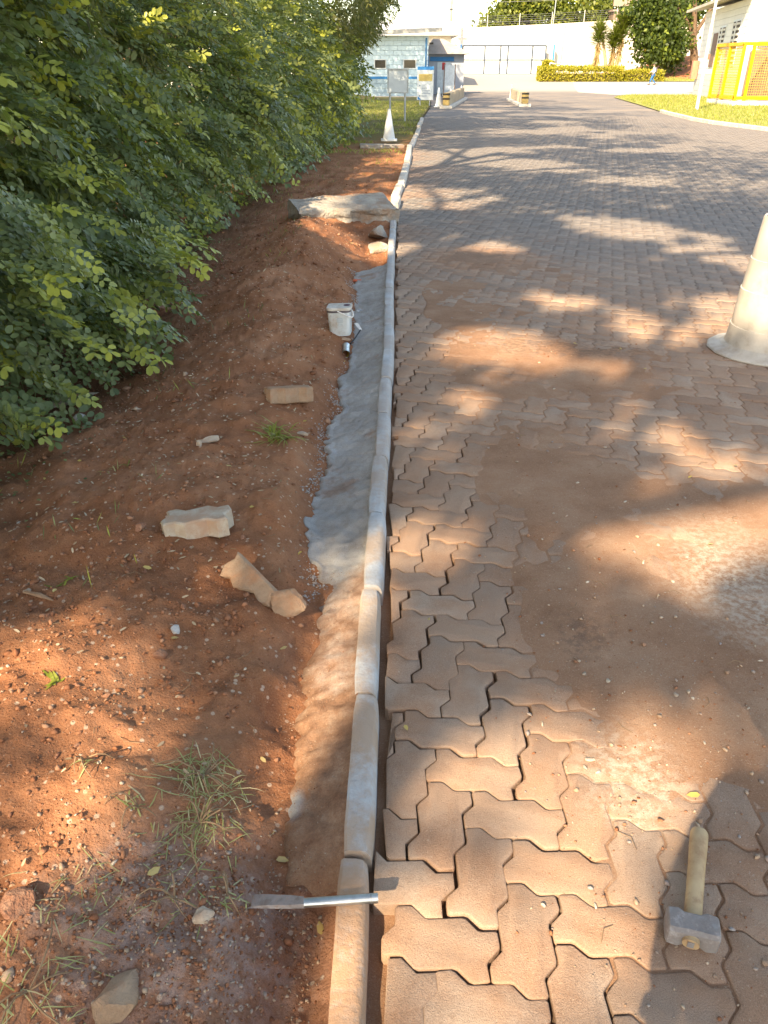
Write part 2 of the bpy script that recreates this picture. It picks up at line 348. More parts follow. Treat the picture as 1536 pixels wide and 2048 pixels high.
def dust_z(x, y):
    x = np.asarray(x, float); y = np.asarray(y, float)
    sx = np.interp(y, STRIP_Y, STRIP_X) + .07 * fbm(x, y, .3, 21, 2)
    fill = sstep(-.03, .05, x - sx)
    lvl = -.0042 + .0018 * sstep(8, 5, y) * sstep(3.2, 1.4, x) + .0022 * fbm(x, y, .5, 12, 3) + .0014 * fbm(x, y, .09, 14, 3)
    def bl(cx, cy, rx, ry, h): return h * np.exp(-(((x - cx) / rx) ** 2 + ((y - cy) / ry) ** 2) ** 1.4)
    n = fbm(x, y, .45, 33, 3)
    mound = bl(.86, 1.95, .44, .62, .0062) + bl(.80, 1.42, .3, .22, .007) + bl(.95, 4.4, .75, .55, .006) + bl(.72, 3.0, .36, .55, .0045) + bl(.9, 7.4, .5, .5, .005) + bl(1.5, 2.3, .5, .7, .006) + bl(.5, 5.9, .4, .8, .006) + bl(1.15, .95, .2, .4, .004)
    mound = mound * (1 + .6 * n)
    z = lvl + mound - .002 * sstep(12, 18, y)
    return z * fill + (1 - fill) * (-.038 + .006 * fbm(x, y, .08, 41, 2))
# ------------------------------------------------------------------ ground sheets
ys = np.concatenate([np.linspace(-60, 45, 22), np.linspace(47, 110, 40), np.linspace(115, 700, 15)]); xs = np.concatenate([np.linspace(-500, -30, 8), np.linspace(-25, 60, 30), np.linspace(70, 600, 8)])
X, Y = np.meshgrid(xs, ys)
ground = tag(grid('ground', X, Y, far_z(Y) - .04 - .22 * sstep(58, 46, Y), simple('dry_ground', (.20, .15, .08), (.14, .13, .05), .3, .95)), kind='structure')
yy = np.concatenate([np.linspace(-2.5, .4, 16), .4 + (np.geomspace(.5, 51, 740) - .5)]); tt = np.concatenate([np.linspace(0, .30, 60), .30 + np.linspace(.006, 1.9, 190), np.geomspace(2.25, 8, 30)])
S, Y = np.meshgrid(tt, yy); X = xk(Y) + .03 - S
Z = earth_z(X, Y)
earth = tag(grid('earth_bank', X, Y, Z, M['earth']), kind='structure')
# mortar haunching behind the kerb
yy = np.linspace(.86, 7.14, 620); tt = np.linspace(0, 1, 46)
T, Y = np.meshgrid(tt, yy)
wob = .03 * fbm(Y[:, :1], Y[:, :1] * 0, .22, 50, 4) + .014 * fbm(Y[:, :1], Y[:, :1] * 0, .035, 55, 3)
xr = xk(Y) + .01; xl = mort_x(Y) + wob
X = xr + (xl - xr) * T
Z = .034 - .075 * T ** .8 + .007 * fbm(X, Y, .12, 60, 3) + .004 * fbm(X, Y, .03, 63, 3) - .07 * sstep(.955, 1.0, T) + .008 * np.exp(-((T - .9) / .06) ** 2) * sstep(2.0, 2.4, Y)
Z = np.where((T > .25) & (T < .95), np.maximum(Z, earth_z(X, Y) + .004), Z) - (.05 * sstep(.6, 1.0, T) + .012 * np.abs(fbm(X, Y, .07, 65, 2)) * T) * sstep(2.3, 1.9, Y) - .09 * sstep(1.16, .95, Y + .05 * fbm(X, Y, .08, 66, 2))
mortar = tag(grid('mortar_haunch', X, Y, Z, M['mortar']), 'strip of grey mortar sloping down behind the kerb blocks', 'mortar')
# road bed of dust and sand, filling or covering the joints
yy = np.concatenate([np.linspace(-1.5, .35, 12), .35 + (np.geomspace(.6, 30.6, 500) - .6)]); tt = np.concatenate([np.linspace(0, .6, 70), .6 + np.geomspace(.01, 13, 150)])
S, Y = np.meshgrid(tt, yy); X = xk(Y) + .03 + S
road = tag(grid('road', X, Y, dust_z(X, Y), M['dust']), kind='structure')
# ------------------------------------------------------------------ kerb
kerb = empty('kerb', (0, 1, 0), kind='structure')
def kerb_block(L, mat, wear, w=.068, top=.052):
    prof = [(0, -.16), (0, .045), (.006, .05), (w - .026, .05), (w - .012, .045), (w - .003, .03), (w, .015), (w + .004, -.16)]
    rnd = random.Random(wear); rows = 9; V = []; n = len(prof)
    for i in range(rows):
        t = i / (rows - 1); e = .0042 if i in (0, rows - 1) else 0
        yy_ = L * t
        for j, (a, b) in enumerate(prof):
            q = 0 if j in (0, n - 1) else 1
            V.append((a + q * rnd.uniform(-.0008, .0008) + (e if a < w / 2 else -e) * q, yy_, b - e * q + q * rnd.uniform(-.0007, .0007)))
    F = [(i * n + j, (i + 1) * n + j, (i + 1) * n + j + 1, i * n + j + 1) for i in range(rows - 1) for j in range(n - 1)] + [tuple(range(n)), tuple(range(rows * n - 1, (rows - 1) * n - 1, -1))]
    return V, F
jy = [.10, .60, 1.1008, 1.6067, 2.1089, 2.6059, 3.1186, 3.6247, 4.1278, 4.6272, 5.1422, 5.6514, 6.1734, 6.6924, 7.25, 7.78, 8.29, 8.82, 9.354]
rnd = random.Random(4)
for i in range(len(jy) - 1):
    a, b = jy[i], jy[i + 1]; V, F = kerb_block(b - a - .013, None, i)
    o = MB().add(V, F).build('kerb_block', M['kerb'], smooth=True)
    x0, x1 = float(xk(a)), float(xk(b)); o.location = (x0 + rnd.uniform(-.005, .005), a + .004, rnd.uniform(-.005, .005) + (-.012 if i < 2 else 0)); o.rotation_euler = (rnd.uniform(-.004, .004), rnd.uniform(-.02, .02), -math.atan2(x1 - x0, b - a))
    o.parent = kerb; o.matrix_parent_inverse = Matrix.Translation((0, -1, 0))
ok = [(.075, 9.36), (.06, 10.3), (.105, 11.0), (.2, 12.3), (.29, 13.85), (.37, 15.4), (.46, 17.2), (.545, 19.1), (.62, 19.75), (.80, 22.6), (.98, 25.4), (1.11, 27.5), (1.24, 29.6)]
for i in range(len(ok) - 1):
    (x0, a), (x1, b) = ok[i], ok[i + 1]; L = math.hypot(x1 - x0, b - a); V, F = kerb_block(L - .02, None, 50 + i, .11)
    o = MB().add(V, F).build('kerb_block', M['old_kerb'], smooth=True)
    o.location = (x0 + rnd.uniform(-.02, .02), a, .02 + rnd.uniform(-.015, .02)); o.rotation_euler = (rnd.uniform(-.01, .01), rnd.uniform(-.05, .05), -math.atan2(x1 - x0, b - a))
    o.parent = kerb; o.matrix_parent_inverse = Matrix.Translation((0, -1, 0))
# ------------------------------------------------------------------ sixteen-faced interlocking pavers, herringbone
MOD = .1125; ANG = R(-14.4); AMP = .1; PH = .06
def edge_pts(): return [(.34, AMP), (.66, -AMP)]
def paver_outline():                              # horizontal pair of unit cells, counter-clockwise, unit = MOD
    e = edge_pts(); P = []
    for k in (0, 1): P += [(k, 0)] * (k == 0) + [(k + t, v) for t, v in e]
    P += [(2, 0)] + [(2 - v, t) for t, v in e]
    P += [(2, 1)]
    for k in (1, 0): P += [(k + t, 1 + v) for t, v in reversed(e)]
    P += [(0, 1)] + [(-v, t) for t, v in reversed(e)]
    return P
OUT = [(x - 1, y - .5) for x, y in paver_outline()]
def inset(P, d):
    n = len(P); Q = []
    for i in range(n):
        a, b, c = Vector(P[i - 1]), Vector(P[i]), Vector(P[(i + 1) % n])
        e1 = (b - a).normalized(); e2 = (c - b).normalized(); n1 = Vector((-e1.y, e1.x)); n2 = Vector((-e2.y, e2.x))
        m = n1 + n2
        if m.length < .1: m = n1
        m = m / max(.35, m.dot(n1)); Q.append(b + m * d)
    return [(q.x, q.y) for q in Q]
def soften(P, c):                                 # cut every corner so the outline is rounded
    n = len(P); Q = []
    for i in range(n):
        a, b, d = Vector(P[i - 1]), Vector(P[i]), Vector(P[(i + 1) % n])
        l1 = (a - b).length; l2 = (d - b).length
        Q += [b + (a - b) * min(c / max(l1, 1e-6), .4), b + (d - b) * min(c / max(l2, 1e-6), .4)]
    return [(q.x, q.y) for q in Q]
def paver_mesh(P, detail, seed=0, bev=.0042):
    rnd = random.Random(seed)
    if detail: P = soften(P, .0045); P = [(x + rnd.uniform(-.001, .001), y + rnd.uniform(-.001, .001)) for x, y in P]
    n = len(P); I = inset(P, bev)
    if detail:
        I2 = inset(P, bev * .3)
        V = [(x, y, -PH) for x, y in P] + [(x, y, -bev * .9) for x, y in P] + [(x, y, -bev * .3) for x, y in I2] + [(x, y, 0) for x, y in I]; L = 4
    else:
        V = [(x, y, -PH * .5) for x, y in P] + [(x, y, -bev * .7) for x, y in P] + [(x, y, 0) for x, y in I]; L = 3
    F = [(l * n + k, l * n + (k + 1) % n, (l + 1) * n + (k + 1) % n, (l + 1) * n + k) for l in range(L - 1) for k in range(n)]
    return V, F, n, L
def tri_cap(P):
    from mathutils.geometry import tessellate_polygon
    return tessellate_polygon([[Vector((x, y, 0)) for x, y in P]])
def clip(P, a, nrm):                              # keep the side where (p-a).n > 0
    Q = []
    for i in range(len(P)):
        p, q = Vector(P[i]), Vector(P[(i + 1) % len(P)]); dp = (p - a).dot(nrm); dq = (q - a).dot(nrm)
        if dp >= 0: Q.append((p.x, p.y))
        if dp * dq < 0: r = p + (q - p) * (dp / (dp - dq)); Q.append((r.x, r.y))
    return Q
def area(P): return abs(sum(P[i - 1][0] * P[i][1] - P[i][0] * P[i - 1][1] for i in range(len(P)))) / 2
ca, sa = math.cos(ANG), math.sin(ANG)
ORG = Vector((.294, .936)) - Vector((ca * .5 - sa * 1.0, sa * .5 + ca * 1.0)) * MOD   # cell (0,0) of a vertical paver, bottom cell
def w2(u, v): return (ORG.x + (ca * u - sa * v) * MOD, ORG.y + (sa * u + ca * v) * MOD)
rnd = random.Random(11)
PAV = []
for j in range(-25, 300):
    for i in range(-90, 160):
        r = (i + j + 2) % 4
        if r == 0: u, v, rot = i + 1, j + .5, 0
        elif r == 2: u, v, rot = i + .5, j + 1, 1
        else: continue
        x, y = w2(u, v)
        if y < .2 or y > 31.5 or x < float(np.interp(y, KY, KX)) - .05 or x > .46 * y + 1.5: continue
        PAV.append((x, y, rot))
base_in = inset([(x * MOD, y * MOD) for x, y in OUT], .0023)
PSMALL = [(x * 1, y * 1) for x, y in base_in]
variants = []
capT = None
for k in range(5):
    V, F, n, L = paver_mesh(base_in, True, k); tc = tri_cap([v[:2] for v in V[(L - 1) * n:]])
    me = bpy.data.meshes.new('paver'); me.from_pydata(V, [], F + [tuple((L - 1) * n + q for q in t) for t in tc]); setmats(me, M['paver'])
    bm = bmesh.new(); bm.from_mesh(me); bmesh.ops.recalc_face_normals(bm, faces=bm.faces); bm.to_mesh(me); bm.free()
    me.polygons.foreach_set('use_smooth', [True] * len(me.polygons)); me.set_sharp_from_angle(angle=R(50)); variants.append(me)
def vis(x, y):
    zc = y * math.cos(PITCH) + CAM_H * math.sin(PITCH); return abs(x / zc) < .52 and y > .5
strip_n = 0
cand = []
for (x, y, rot) in PAV:
    t = x - float(xk(y)) - .078
    cut = t < .135
    cand.append((0 if vis(x, y) else 1, y * y + x * x, x, y, rot, cut))
cand.sort(key=lambda c: (c[0], c[1]))
objs = 0; JV = []; JF = []; JT = []; nv = 0
Vl, Fl, nl, Ll = paver_mesh(base_in, False); capl = tri_cap([v[:2] for v in Vl[(Ll - 1) * nl:]])
Fl3 = [(a, b, c) for a, b, c, d in Fl] + [(a, c, d) for a, b, c, d in Fl] + [tuple((Ll - 1) * nl + q for q in t) for t in capl]
Vl = np.array(Vl); Fl3 = np.array(Fl3)
Vf = np.concatenate([Vl[:nl], Vl[-nl:]]); Vf[:nl, 2] = -.012                      # plainer far pavers
Ff = np.array([(k, (k + 1) % nl, nl + (k + 1) % nl) for k in range(nl)] + [(k, nl + (k + 1) % nl, nl + k) for k in range(nl)] + [tuple(nl + q for q in t) for t in capl])
def orient(V, F):
    # make faces point outward: top cap faces up
    a, b, c = V[F[-1][0]], V[F[-1][1]], V[F[-1][2]]
    return F if np.cross(b - a, c - a)[2] > 0 else F[:, ::-1]
for (nvz, d2, x, y, rot, cut) in cand:
    strip = x < float(np.interp(y, STRIP_Y, STRIP_X)) and y < 9
    jit = .0035 if strip else .0012
    dx, dy = rnd.uniform(-jit, jit), rnd.uniform(-jit, jit); dz = rnd.uniform(-.003, .003) if strip else rnd.uniform(-.0012, .0012)
    rz = ANG + (math.pi / 2 if rot else 0) + rnd.uniform(-1, 1) * (.018 if strip else .005); rz += math.pi * rnd.randint(0, 1)
    rx, ry = (rnd.uniform(-.012, .012), rnd.uniform(-.012, .012)) if strip else (rnd.uniform(-.004, .004), rnd.uniform(-.004, .004))
    P = None
    if cut:
        c, s = math.cos(rz), math.sin(rz); W = [(x + c * a - s * b, y + s * a + c * b) for a, b in base_in]
        gap = rnd.uniform(-.002, .028) if y < 9 else .005
        ang = rnd.uniform(-.09, .09); nrm = Vector((math.cos(ang), math.sin(ang) - .02))
        A = Vector((float(xk(y)) + .074 + gap, y))
        if any((Vector(p) - A).dot(nrm) < 0 for p in W):
            P = clip(W, A, nrm)
            if len(P) < 3 or area(P) < .0022: continue
            P = [(a - x, b - y) for a, b in P]
    if objs < 300 and not nvz and y < 9:
        if P:
            V, F, n, L = paver_mesh(P, False, objs, .004)
            V = [(a, b, -PH if k < n else z) for k, (a, b, z) in enumerate(V)]
            o = MB().add(V, F + [tuple((L - 1) * n + q for q in t) for t in tri_cap([v[:2] for v in V[(L - 1) * n:]])]).build('paver', M['paver'], smooth=True)
            o.location = (x + dx, y + dy, dz); o.rotation_euler = (rx * .6, ry * .6, 0)
        else:
            o = bpy.data.objects.new('paver', variants[rnd.randrange(5)]); COL.objects.link(o); o.location = (x + dx, y + dy, dz); o.rotation_euler = (rx, ry, rz)
        o.parent = road; objs += 1
    else:
        if P:
            V, F, n, L = paver_mesh(P, False, 0, .004); F = [(a, b, c) for a, b, c, d in F] + [(a, c, d) for a, b, c, d in F] + [tuple((L - 1) * n + q for q in t) for t in tri_cap([v[:2] for v in V[(L - 1) * n:]])]
            V = np.array(V); F = np.array(F); V = V + np.array([x + dx, y + dy, dz])
        else:
            c, s = math.cos(rz), math.sin(rz); V = (Vl if y < 10 else Vf).copy(); q = V.copy()
            V[:, 0] = x + dx + c * q[:, 0] - s * q[:, 1]; V[:, 1] = y + dy + s * q[:, 0] + c * q[:, 1]; V[:, 2] = dz + q[:, 2] + rx * q[:, 1] - ry * q[:, 0]; F = Fl3 if y < 10 else Ff
        F = orient(V, F)
        JV.append(V); JF.append(F + nv); nv += len(V); JT.append(np.full((len(V), 3), rnd.random()))
tag(npmesh('pavers', np.concatenate(JV), np.concatenate(JF), M['paver'], road, False, np.concatenate(JT)), kind='stuff')
# ------------------------------------------------------------------ far ground
def sheet(name, xa, xb, ya, yb, z, mat, nx=12, ny=40, **k):
    X, Y = np.meshgrid(np.linspace(0, 1, nx), np.linspace(0, 1, ny)); Yw = ya + (yb - ya) * Y
    A = xa(Yw) if callable(xa) else xa; B = xb(Yw) if callable(xb) else xb
    return tag(grid(name, A + (B - A) * X, Yw, far_z(Yw) + z, mat, **k), kind='structure')
VY = [18, 21, 24.3, 28.3, 33.7, 42, 53, 57]; VX = [15, 12.4, 10.9, 10.4, 11.0, 12.3, 13.9, 16]
def verge_x(y): return np.interp(y, VY, VX)
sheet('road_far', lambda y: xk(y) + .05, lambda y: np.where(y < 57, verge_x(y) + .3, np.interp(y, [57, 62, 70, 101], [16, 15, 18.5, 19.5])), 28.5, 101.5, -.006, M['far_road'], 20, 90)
sheet('road_side', lambda y: np.interp(y, [12, 31], [7.4, 10]), 17, 6, 31, -.03, M['far_road'])
asph = simple('asphalt', (.42, .38, .33), (.36, .325, .285), 2, .9, .01, 30)
sheet('side_road', lambda y: np.interp(y, [57, 64, 84], [15.5, 14.2, 18]), 80, 57.5, 84, .006, asph)
lawn = simple('lawn_soil', (.20, .22, .045), (.28, .26, .07), 1.5, .95, .02, 15)
sheet('verge_lawn', verge_x, 60, 18, 57.3, .03, lawn)
sheet('back_lawn', lambda y: np.interp(y, [84, 101], [18.3, 20]), 80, 84.2, 101, .04, lawn)
sheet('left_lawn', -14, lambda y: xk(y) - .15, 44, 66, .03, simple('left_lawn_soil', (.12, .14, .035), (.16, .12, .05), 1.2, .95, .02, 15))
# red earth mound under the big tree
X, Y = np.meshgrid(np.linspace(24, 44, 50), np.linspace(86, 101, 40))
tag(grid('earth_mound', X, Y, far_z(Y) + .0 + 1.75 * np.exp(-((X - 34.5) / 5.5) ** 2) * sstep(86.5, 98, Y) + .08 * fbm(X, Y, 1.2, 3, 3), simple('mound_earth', (.40, .16, .07), (.30, .11, .05), 1, .95, .03, 8)), kind='structure')

# ------------------------------------------------------------------ foliage tools
def nrmz(a): return a / np.maximum(np.linalg.norm(a, axis=1, keepdims=True), 1e-9)
def leaves(Cc, A, N, L, W, obo=True):
    A = nrmz(A); Sd = nrmz(np.cross(A, N)); Nn = np.cross(Sd, A); n = len(Cc); L = np.broadcast_to(L, n)[:, None]; W = np.broadcast_to(W, n)[:, None]
    if obo:
        pts = [Cc, Cc + A * L * .35 + Sd * W * .42 + Nn * W * .10, Cc + A * L * .8 + Sd * W * .42 + Nn * W * .08, Cc + A * L, Cc + A * L * .8 - Sd * W * .42 + Nn * W * .08, Cc + A * L * .35 - Sd * W * .42 + Nn * W * .10]
        f = np.array([[0, 1, 2, 3], [0, 3, 4, 5]]); k = 6
    else:
        pts = [Cc, Cc + A * L * .45 + Sd * W * .5, Cc + A * L, Cc + A * L * .45 - Sd * W * .5]; f = np.array([[0, 1, 2, 3]]); k = 4
    V = np.stack(pts, 1).reshape(-1, 3); F = (f[None] + (np.arange(n) * k)[:, None, None]).reshape(-1, 4)
    return V, F, k
class LeafBag:
    def __init__(s): s.V = []; s.F = []; s.C = []; s.n = 0
    def add(s, Cc, A, N, L, W, col, obo=True):
        V, F, k = leaves(Cc, A, N, L, W, obo); s.V.append(V); s.F.append(F + s.n); s.n += len(V); s.C.append(np.repeat(col, k, 0))
    def build(s, name, mat, parent=None, smooth=False):
        return npmesh(name, np.concatenate(s.V), np.concatenate(s.F), mat, parent, smooth, np.clip(np.concatenate(s.C), 0, 1))
def tint(rg, n, a=0, b=1, y=None, dead=.004):
    c = np.zeros((n, 3)); c[:, 0] = rg.uniform(a, b, n); c[:, 1] = 0 if y is None else y; c[:, 2] = (rg.rand(n) < dead) * rg.uniform(.3, .9, n); return c
UP = np.array([0, 0, 1.0])
def sprays(bag, rg, P0, D, length, nf=9, pairs=5, fl=.17, L=.045, W=.027, young_lit=.18, dark=0):
    n = len(P0); D = nrmz(D); side = nrmz(np.cross(D, UP)); hue = rg.uniform(.1, .9, n) - dark
    yg = (rg.rand(n) < young_lit) * rg.uniform(.4, 1, n)
    scale = rg.uniform(.75, 1.25, n)[:, None]
    for k in range(nf):
        t = (k + .6) / nf; s = 1 if k % 2 else -1
        p = P0 + D * (length * t) * scale - UP * (length * .35 * t * t) * scale
        fd = nrmz(D * (.35 + .9 * t * t) + side * s * (1.1 - .8 * t) * rg.uniform(.6, 1.2, (n, 1)) + UP * rg.uniform(-.75, .15, (n, 1)))
        nr = nrmz(UP * rg.uniform(.2, 1.1, (n, 1)) + D * rg.uniform(.2, .9, (n, 1)) + rg.normal(0, .25, (n, 3)))
        fs = nrmz(np.cross(fd, nr)); nr = np.cross(fs, fd)
        f_l = fl * (1.05 - .45 * max(0, t - .5)) * scale
        y = np.clip(yg * (t ** 3) * 1.3, 0, 1)
        for m in range(pairs):
            q = (m + .7) / pairs; b = p + fd * f_l * q - UP * (f_l * .25 * q * q)
            for ss in (-1, 1):
                ax = fs * ss + fd * .45 - nr * rg.uniform(.0, .55, (n, 1)) + rg.normal(0, .16, (n, 3))
                sz = scale[:, 0] * (.75 + .35 * q) * rg.uniform(.8, 1.15, n)
                bag.add(b + rg.normal(0, .004, (n, 3)), ax, nr + rg.normal(0, .18, (n, 3)), L * sz, W * sz, tint(rg, n, 0, .35, y) + np.stack([hue * .65, 0 * hue, 0 * hue], 1))
        bag.add(p + fd * f_l - UP * f_l * .25, fd - UP * .4, nr, L * scale[:, 0], W * scale[:, 0], tint(rg, n, 0, .4, y))
HZ = [-.1, .12, .3, .6, 1.0, 1.6, 2.2, 2.8, 3.3, 3.6]; HX = [-2.15, -2.0, -1.88, -1.72, -1.58, -1.66, -1.92, -2.35, -2.95, -3.6]
def hedge_x(y, z): return np.interp(z, HZ, HX) + .22 * fbm(y, z, 1.1, 71, 3) + .13 * fbm(y, z, .5, 77, 2) + np.interp(y, [0, 2, 9, 13, 20, 33], [-.3, -.36, -.32, -.1, .3, .55])
def hedge_n(y, z):
    e = .12; dy = (hedge_x(y + e, z) - hedge_x(y - e, z)) / (2 * e); dz = (hedge_x(y, z + e) - hedge_x(y, z - e)) / (2 * e)
    return nrmz(np.stack([np.ones_like(dy), -dy, -dz], 1))
def shrub(y0, y1, label, per_m, seed, sz=1.0, extra=None, nf=9, pairs=5):
    rg = np.random.RandomState(seed); root = empty('cassia_shrub', (-2.6, (y0 + y1) / 2, 0), label, 'shrub', 'cassia shrubs growing along the left of the earth bank')
    bag = LeafBag(); n = int(per_m * (y1 - y0))
    y = rg.uniform(y0 - .15, y1 + .15, n); z = rg.beta(1.15, 1.25, n) * 3.45 + .08
    dep = np.abs(rg.normal(0, .22, n)); hn = hedge_n(y, z); x = hedge_x(y, z)
    P = np.stack([x, y, z], 1) - hn * (dep + .12)[:, None]
    D = hn + rg.normal(0, .35, (n, 3)) + np.array([.35, -.2, -.12])
    sprays(bag, rg, P, D, .36 * sz, nf, pairs, .185 * sz, .056 * sz, .035 * sz, .5)  # yellow young tips made commoner, their colour also standing in for sunlit leaves
    tw = MB()
    for q in rg.choice(n, min(n, 70), False):
        a = Vector(P[q]) - Vector(D[q]).normalized() * .25; b = Vector(P[q]); c = b + Vector(nrmz(D[q:q + 1])[0]) * .33 - Vector((0, 0, .1)); tw.tube([a, b, c], [.006, .0045, .002], 5)
    tag(tw.build('twigs', M['twig'], root), kind='stuff')
    n2 = int(n * .45); y = rg.uniform(y0 - .2, y1 + .2, n2); z = rg.uniform(.02, 3.4, n2)                 # inner, sparser leaves, tinted darker to deepen the shade inside
    P = np.stack([hedge_x(y, z) - rg.uniform(.45, 1.1, n2), y, z], 1)
    sprays(bag, rg, P, rg.normal(0, 1, (n2, 3)) + np.array([.8, -.3, 0]), .4, 5, 3, .22, .085, .06, 0, .15)
    if extra is not None:
        for (c, d, m, sp) in extra:
            P = np.array(c) + rg.normal(0, 1, (m, 3)) * np.array(sp); sprays(bag, rg, P, np.array(d) + rg.normal(0, .3, (m, 3)), .32 * sz, nf, 5, .16, .047, .031, .6)
    bag.build('foliage', M['leaf'], root)
    for k in range(4):                             # stems
        yb = y0 + (k + .5) / 4 * (y1 - y0); mb = MB(); b = Vector((-2.7 + rg.uniform(-.2, .2), yb, float(earth_z(-2.7, yb)) - .02))
        for q in range(4):
            z = rg.uniform(.7, 3.0); ye = yb + rg.uniform(-.6, .6); e = Vector((float(hedge_x(np.array([ye]), np.array([z]))[0]) - .15, ye, z))
            mid = b.lerp(e, .5) + Vector((-.2, 0, .25)); mb.tube([b, mid, e], [.03, .018, .005], 6)
        mb.build('stem', M['bark'], root)
    return root
EX0 = [((-1.9, 3.3, .4), (1, .2, -.1), 12, (.08, .2, .12))]
EX = [((-1.72, 4.75, .55), (1, .25, -.05), 26, (.12, .22, .09)), ((-1.75, 4.2, .42), (1, .1, -.1), 22, (.10, .22, .08)), ((-1.8, 3.5, .8), (.9, 0, -.1), 18, (.1, .25, .2))]
shrub(1.5, 3.6, 'leafy green shrub nearest the camera at the lower left edge', 130, 1, 1.0, EX0)
shrub(3.6, 5.6, 'shrub with a pale leafy branch reaching low over the earth bank', 130, 2, 1.0, EX)
shrub(5.6, 7.8, 'dense green shrub behind the low reaching branch, beside the earth ridge', 115, 3, 1.0)
shrub(7.8, 10.5, 'dense green shrub level with the old concrete slab', 105, 4, 1.1, None, 8, 4)
shrub(10.5, 14, 'shrub beyond the old concrete slab, third from the far end', 80, 5, 1.25, None, 7, 4)
shrub(14, 19, 'shrub in the row just before the distant traffic cone', 60, 6, 1.5, None, 6, 4)
shrub(19, 26, 'farthest shrub of the row, beside the blank notice board', 46, 8, 1.8, None, 6, 3)
def droop(bag, rg, P, n_leaf, tw, L, W, out=None, young_lit=.2):
    n = len(P); d = rg.normal(0, .45, (n, 3)); d[:, 2] = -1
    if out is not None: d = d + np.array(out)
    d = nrmz(d); hue = rg.uniform(0, .9, n); yg = (rg.rand(n) < young_lit) * rg.uniform(.3, 1, n)
    for k in range(n_leaf):
        t = (k + .5) / n_leaf; p = P + d * tw * t + rg.normal(0, .01, (n, 3))
        ax = d * .9 + rg.normal(0, .55, (n, 3)) - UP * .3
        c = tint(rg, n, 0, .3, yg * t); c[:, 0] += hue * .6
        bag.add(p, ax, rg.normal(0, 1, (n, 3)) + UP * .4, L * rg.uniform(.7, 1.2, n), W, c, False)
def limb_tree(name, base, top, limbs, label, group, bagf, seed, mat, r0=.16, cat='tree', gkind=None):
    rg = np.random.RandomState(seed); root = empty(name, base, label, cat, group)
    base = Vector(base); top = Vector(top); mb = MB()
    mid = base.lerp(top, .5) + Vector((rg.uniform(-.2, .2), rg.uniform(-.2, .2), 0))
    mb.tube([base - Vector((0, 0, .1)), base.lerp(mid, .3), mid, top], [r0 * 1.25, r0, r0 * .8, r0 * .5], 10)
    for (s, e, r) in limbs:
        a = base.lerp(top, s); e = Vector(e); mb.tube([a, a.lerp(e, .5) + Vector((0, 0, .12 * (e - a).length)), e], [r, r * .7, r * .25], 7)
    mb.build('trunk', M['bark'], root, smooth=True)
    bag = LeafBag(); bagf(bag, rg); bag.build('crown', mat, root)
    return root
# narrow-leaved tree whose branches hang over the far end of the bank
def narrow_far(bag, rg):
    n = 1500; y = rg.uniform(20.5, 31, n); z = rg.uniform(.4, 5.2, n)
    xe = np.interp(z, [.3, 1.2, 1.8, 2.4, 3.6, 5.2], [-1.55, -.95, -.45, .05, .95, 1.6]) + .35 * fbm(y, z, .9, 81, 3) - .7
    P = np.stack([xe - np.abs(rg.normal(0, .55, n)), y, z + .2], 1)
    droop(bag, rg, P, 22, .55, .15, .034, (.4, -.15, .25), .15)
limb_tree('drooping_tree', (-3.4, 25.5, 0), (-2.6, 25.5, 6), [(.5, (.2, 25, 4.4), .07), (.6, (-.4, 28.5, 5), .07), (.45, (-.8, 22, 4), .06), (.7, (-4.5, 27, 6), .06)], 'narrow-leaved tree drooping in front of the blue and white guard house', None, narrow_far, 21, M['leaf_narrow'])
def narrow_mid(bag, rg):
    n = 620; y = rg.uniform(6.2, 10.5, n); z = rg.uniform(1.75, 3.6, n)
    P = np.stack([hedge_x(y, z) + .02 - np.abs(rg.normal(0, .35, n)), y, z], 1)
    droop(bag, rg, P, 20, .34, .105, .016, (.35, -.25, .3), .5)
limb_tree('drooping_tree', (-3.6, 8.3, 0), (-3.2, 8.3, 4.2), [(.6, (-1.9, 7.2, 3.2), .05), (.5, (-2.0, 9.2, 3.0), .05)], 'narrow-leaved drooping tree rising above the shrubs at the top left', None, narrow_mid, 22, M['leaf_narrow'], .11)
# tall shade trees of the row, their crowns above the picture; they throw the dappled shade
LIT = [(165, 1640, 75, 115), (30, 1400, 45, 60), (230, 1200, 18, 75), (290, 1345, 40, 60), (560, 1400, 40, 45), (620, 1450, 45, 110), (540, 1580, 22, 40), (430, 1560, 65, 70), (90, 1900, 60, 60), (230, 1960, 40, 40), (540, 2010, 70, 40), (530, 1150, 60, 22), (150, 1290, 60, 30), (690, 1100, 22, 60), (700, 1030, 22, 30), (850, 1070, 28, 30), (830, 1450, 65, 50), (800, 1580, 30, 40), (930, 1400, 26, 45), (1060, 1850, 60, 100), (1170, 1720, 130, 75), (1050, 1640, 60, 40), (960, 1860, 45, 60), (820, 2000, 60, 50), (960, 2000, 35, 50), (1010, 1190, 40, 30), (840, 880, 60, 22), (890, 1100, 40, 30), (1050, 1100, 60, 70), (1400, 1020, 140, 60), (1250, 1090, 150, 55), (1330, 1170, 80, 30), (1290, 1545, 170, 90), (1200, 1800, 90, 110), (1000, 700, 120, 45), (1230, 745, 40, 22), (1310, 560, 65, 28), (1400, 530, 90, 42), (1300, 660, 60, 35), (1000, 560, 60, 15), (900, 470, 70, 15), (1430, 600, 70, 45), (1430, 450, 80, 15), (1300, 850, 70, 45), (1500, 960, 80, 70), (1480, 660, 60, 40), (540, 505, 60, 25), (930, 800, 50, 20), (640, 1900, 40, 30), (705, 1250, 20, 60), (1120, 600, 60, 15), (1230, 1850, 90, 200), (1470, 1470, 40, 50), (1150, 1950, 60, 60)]
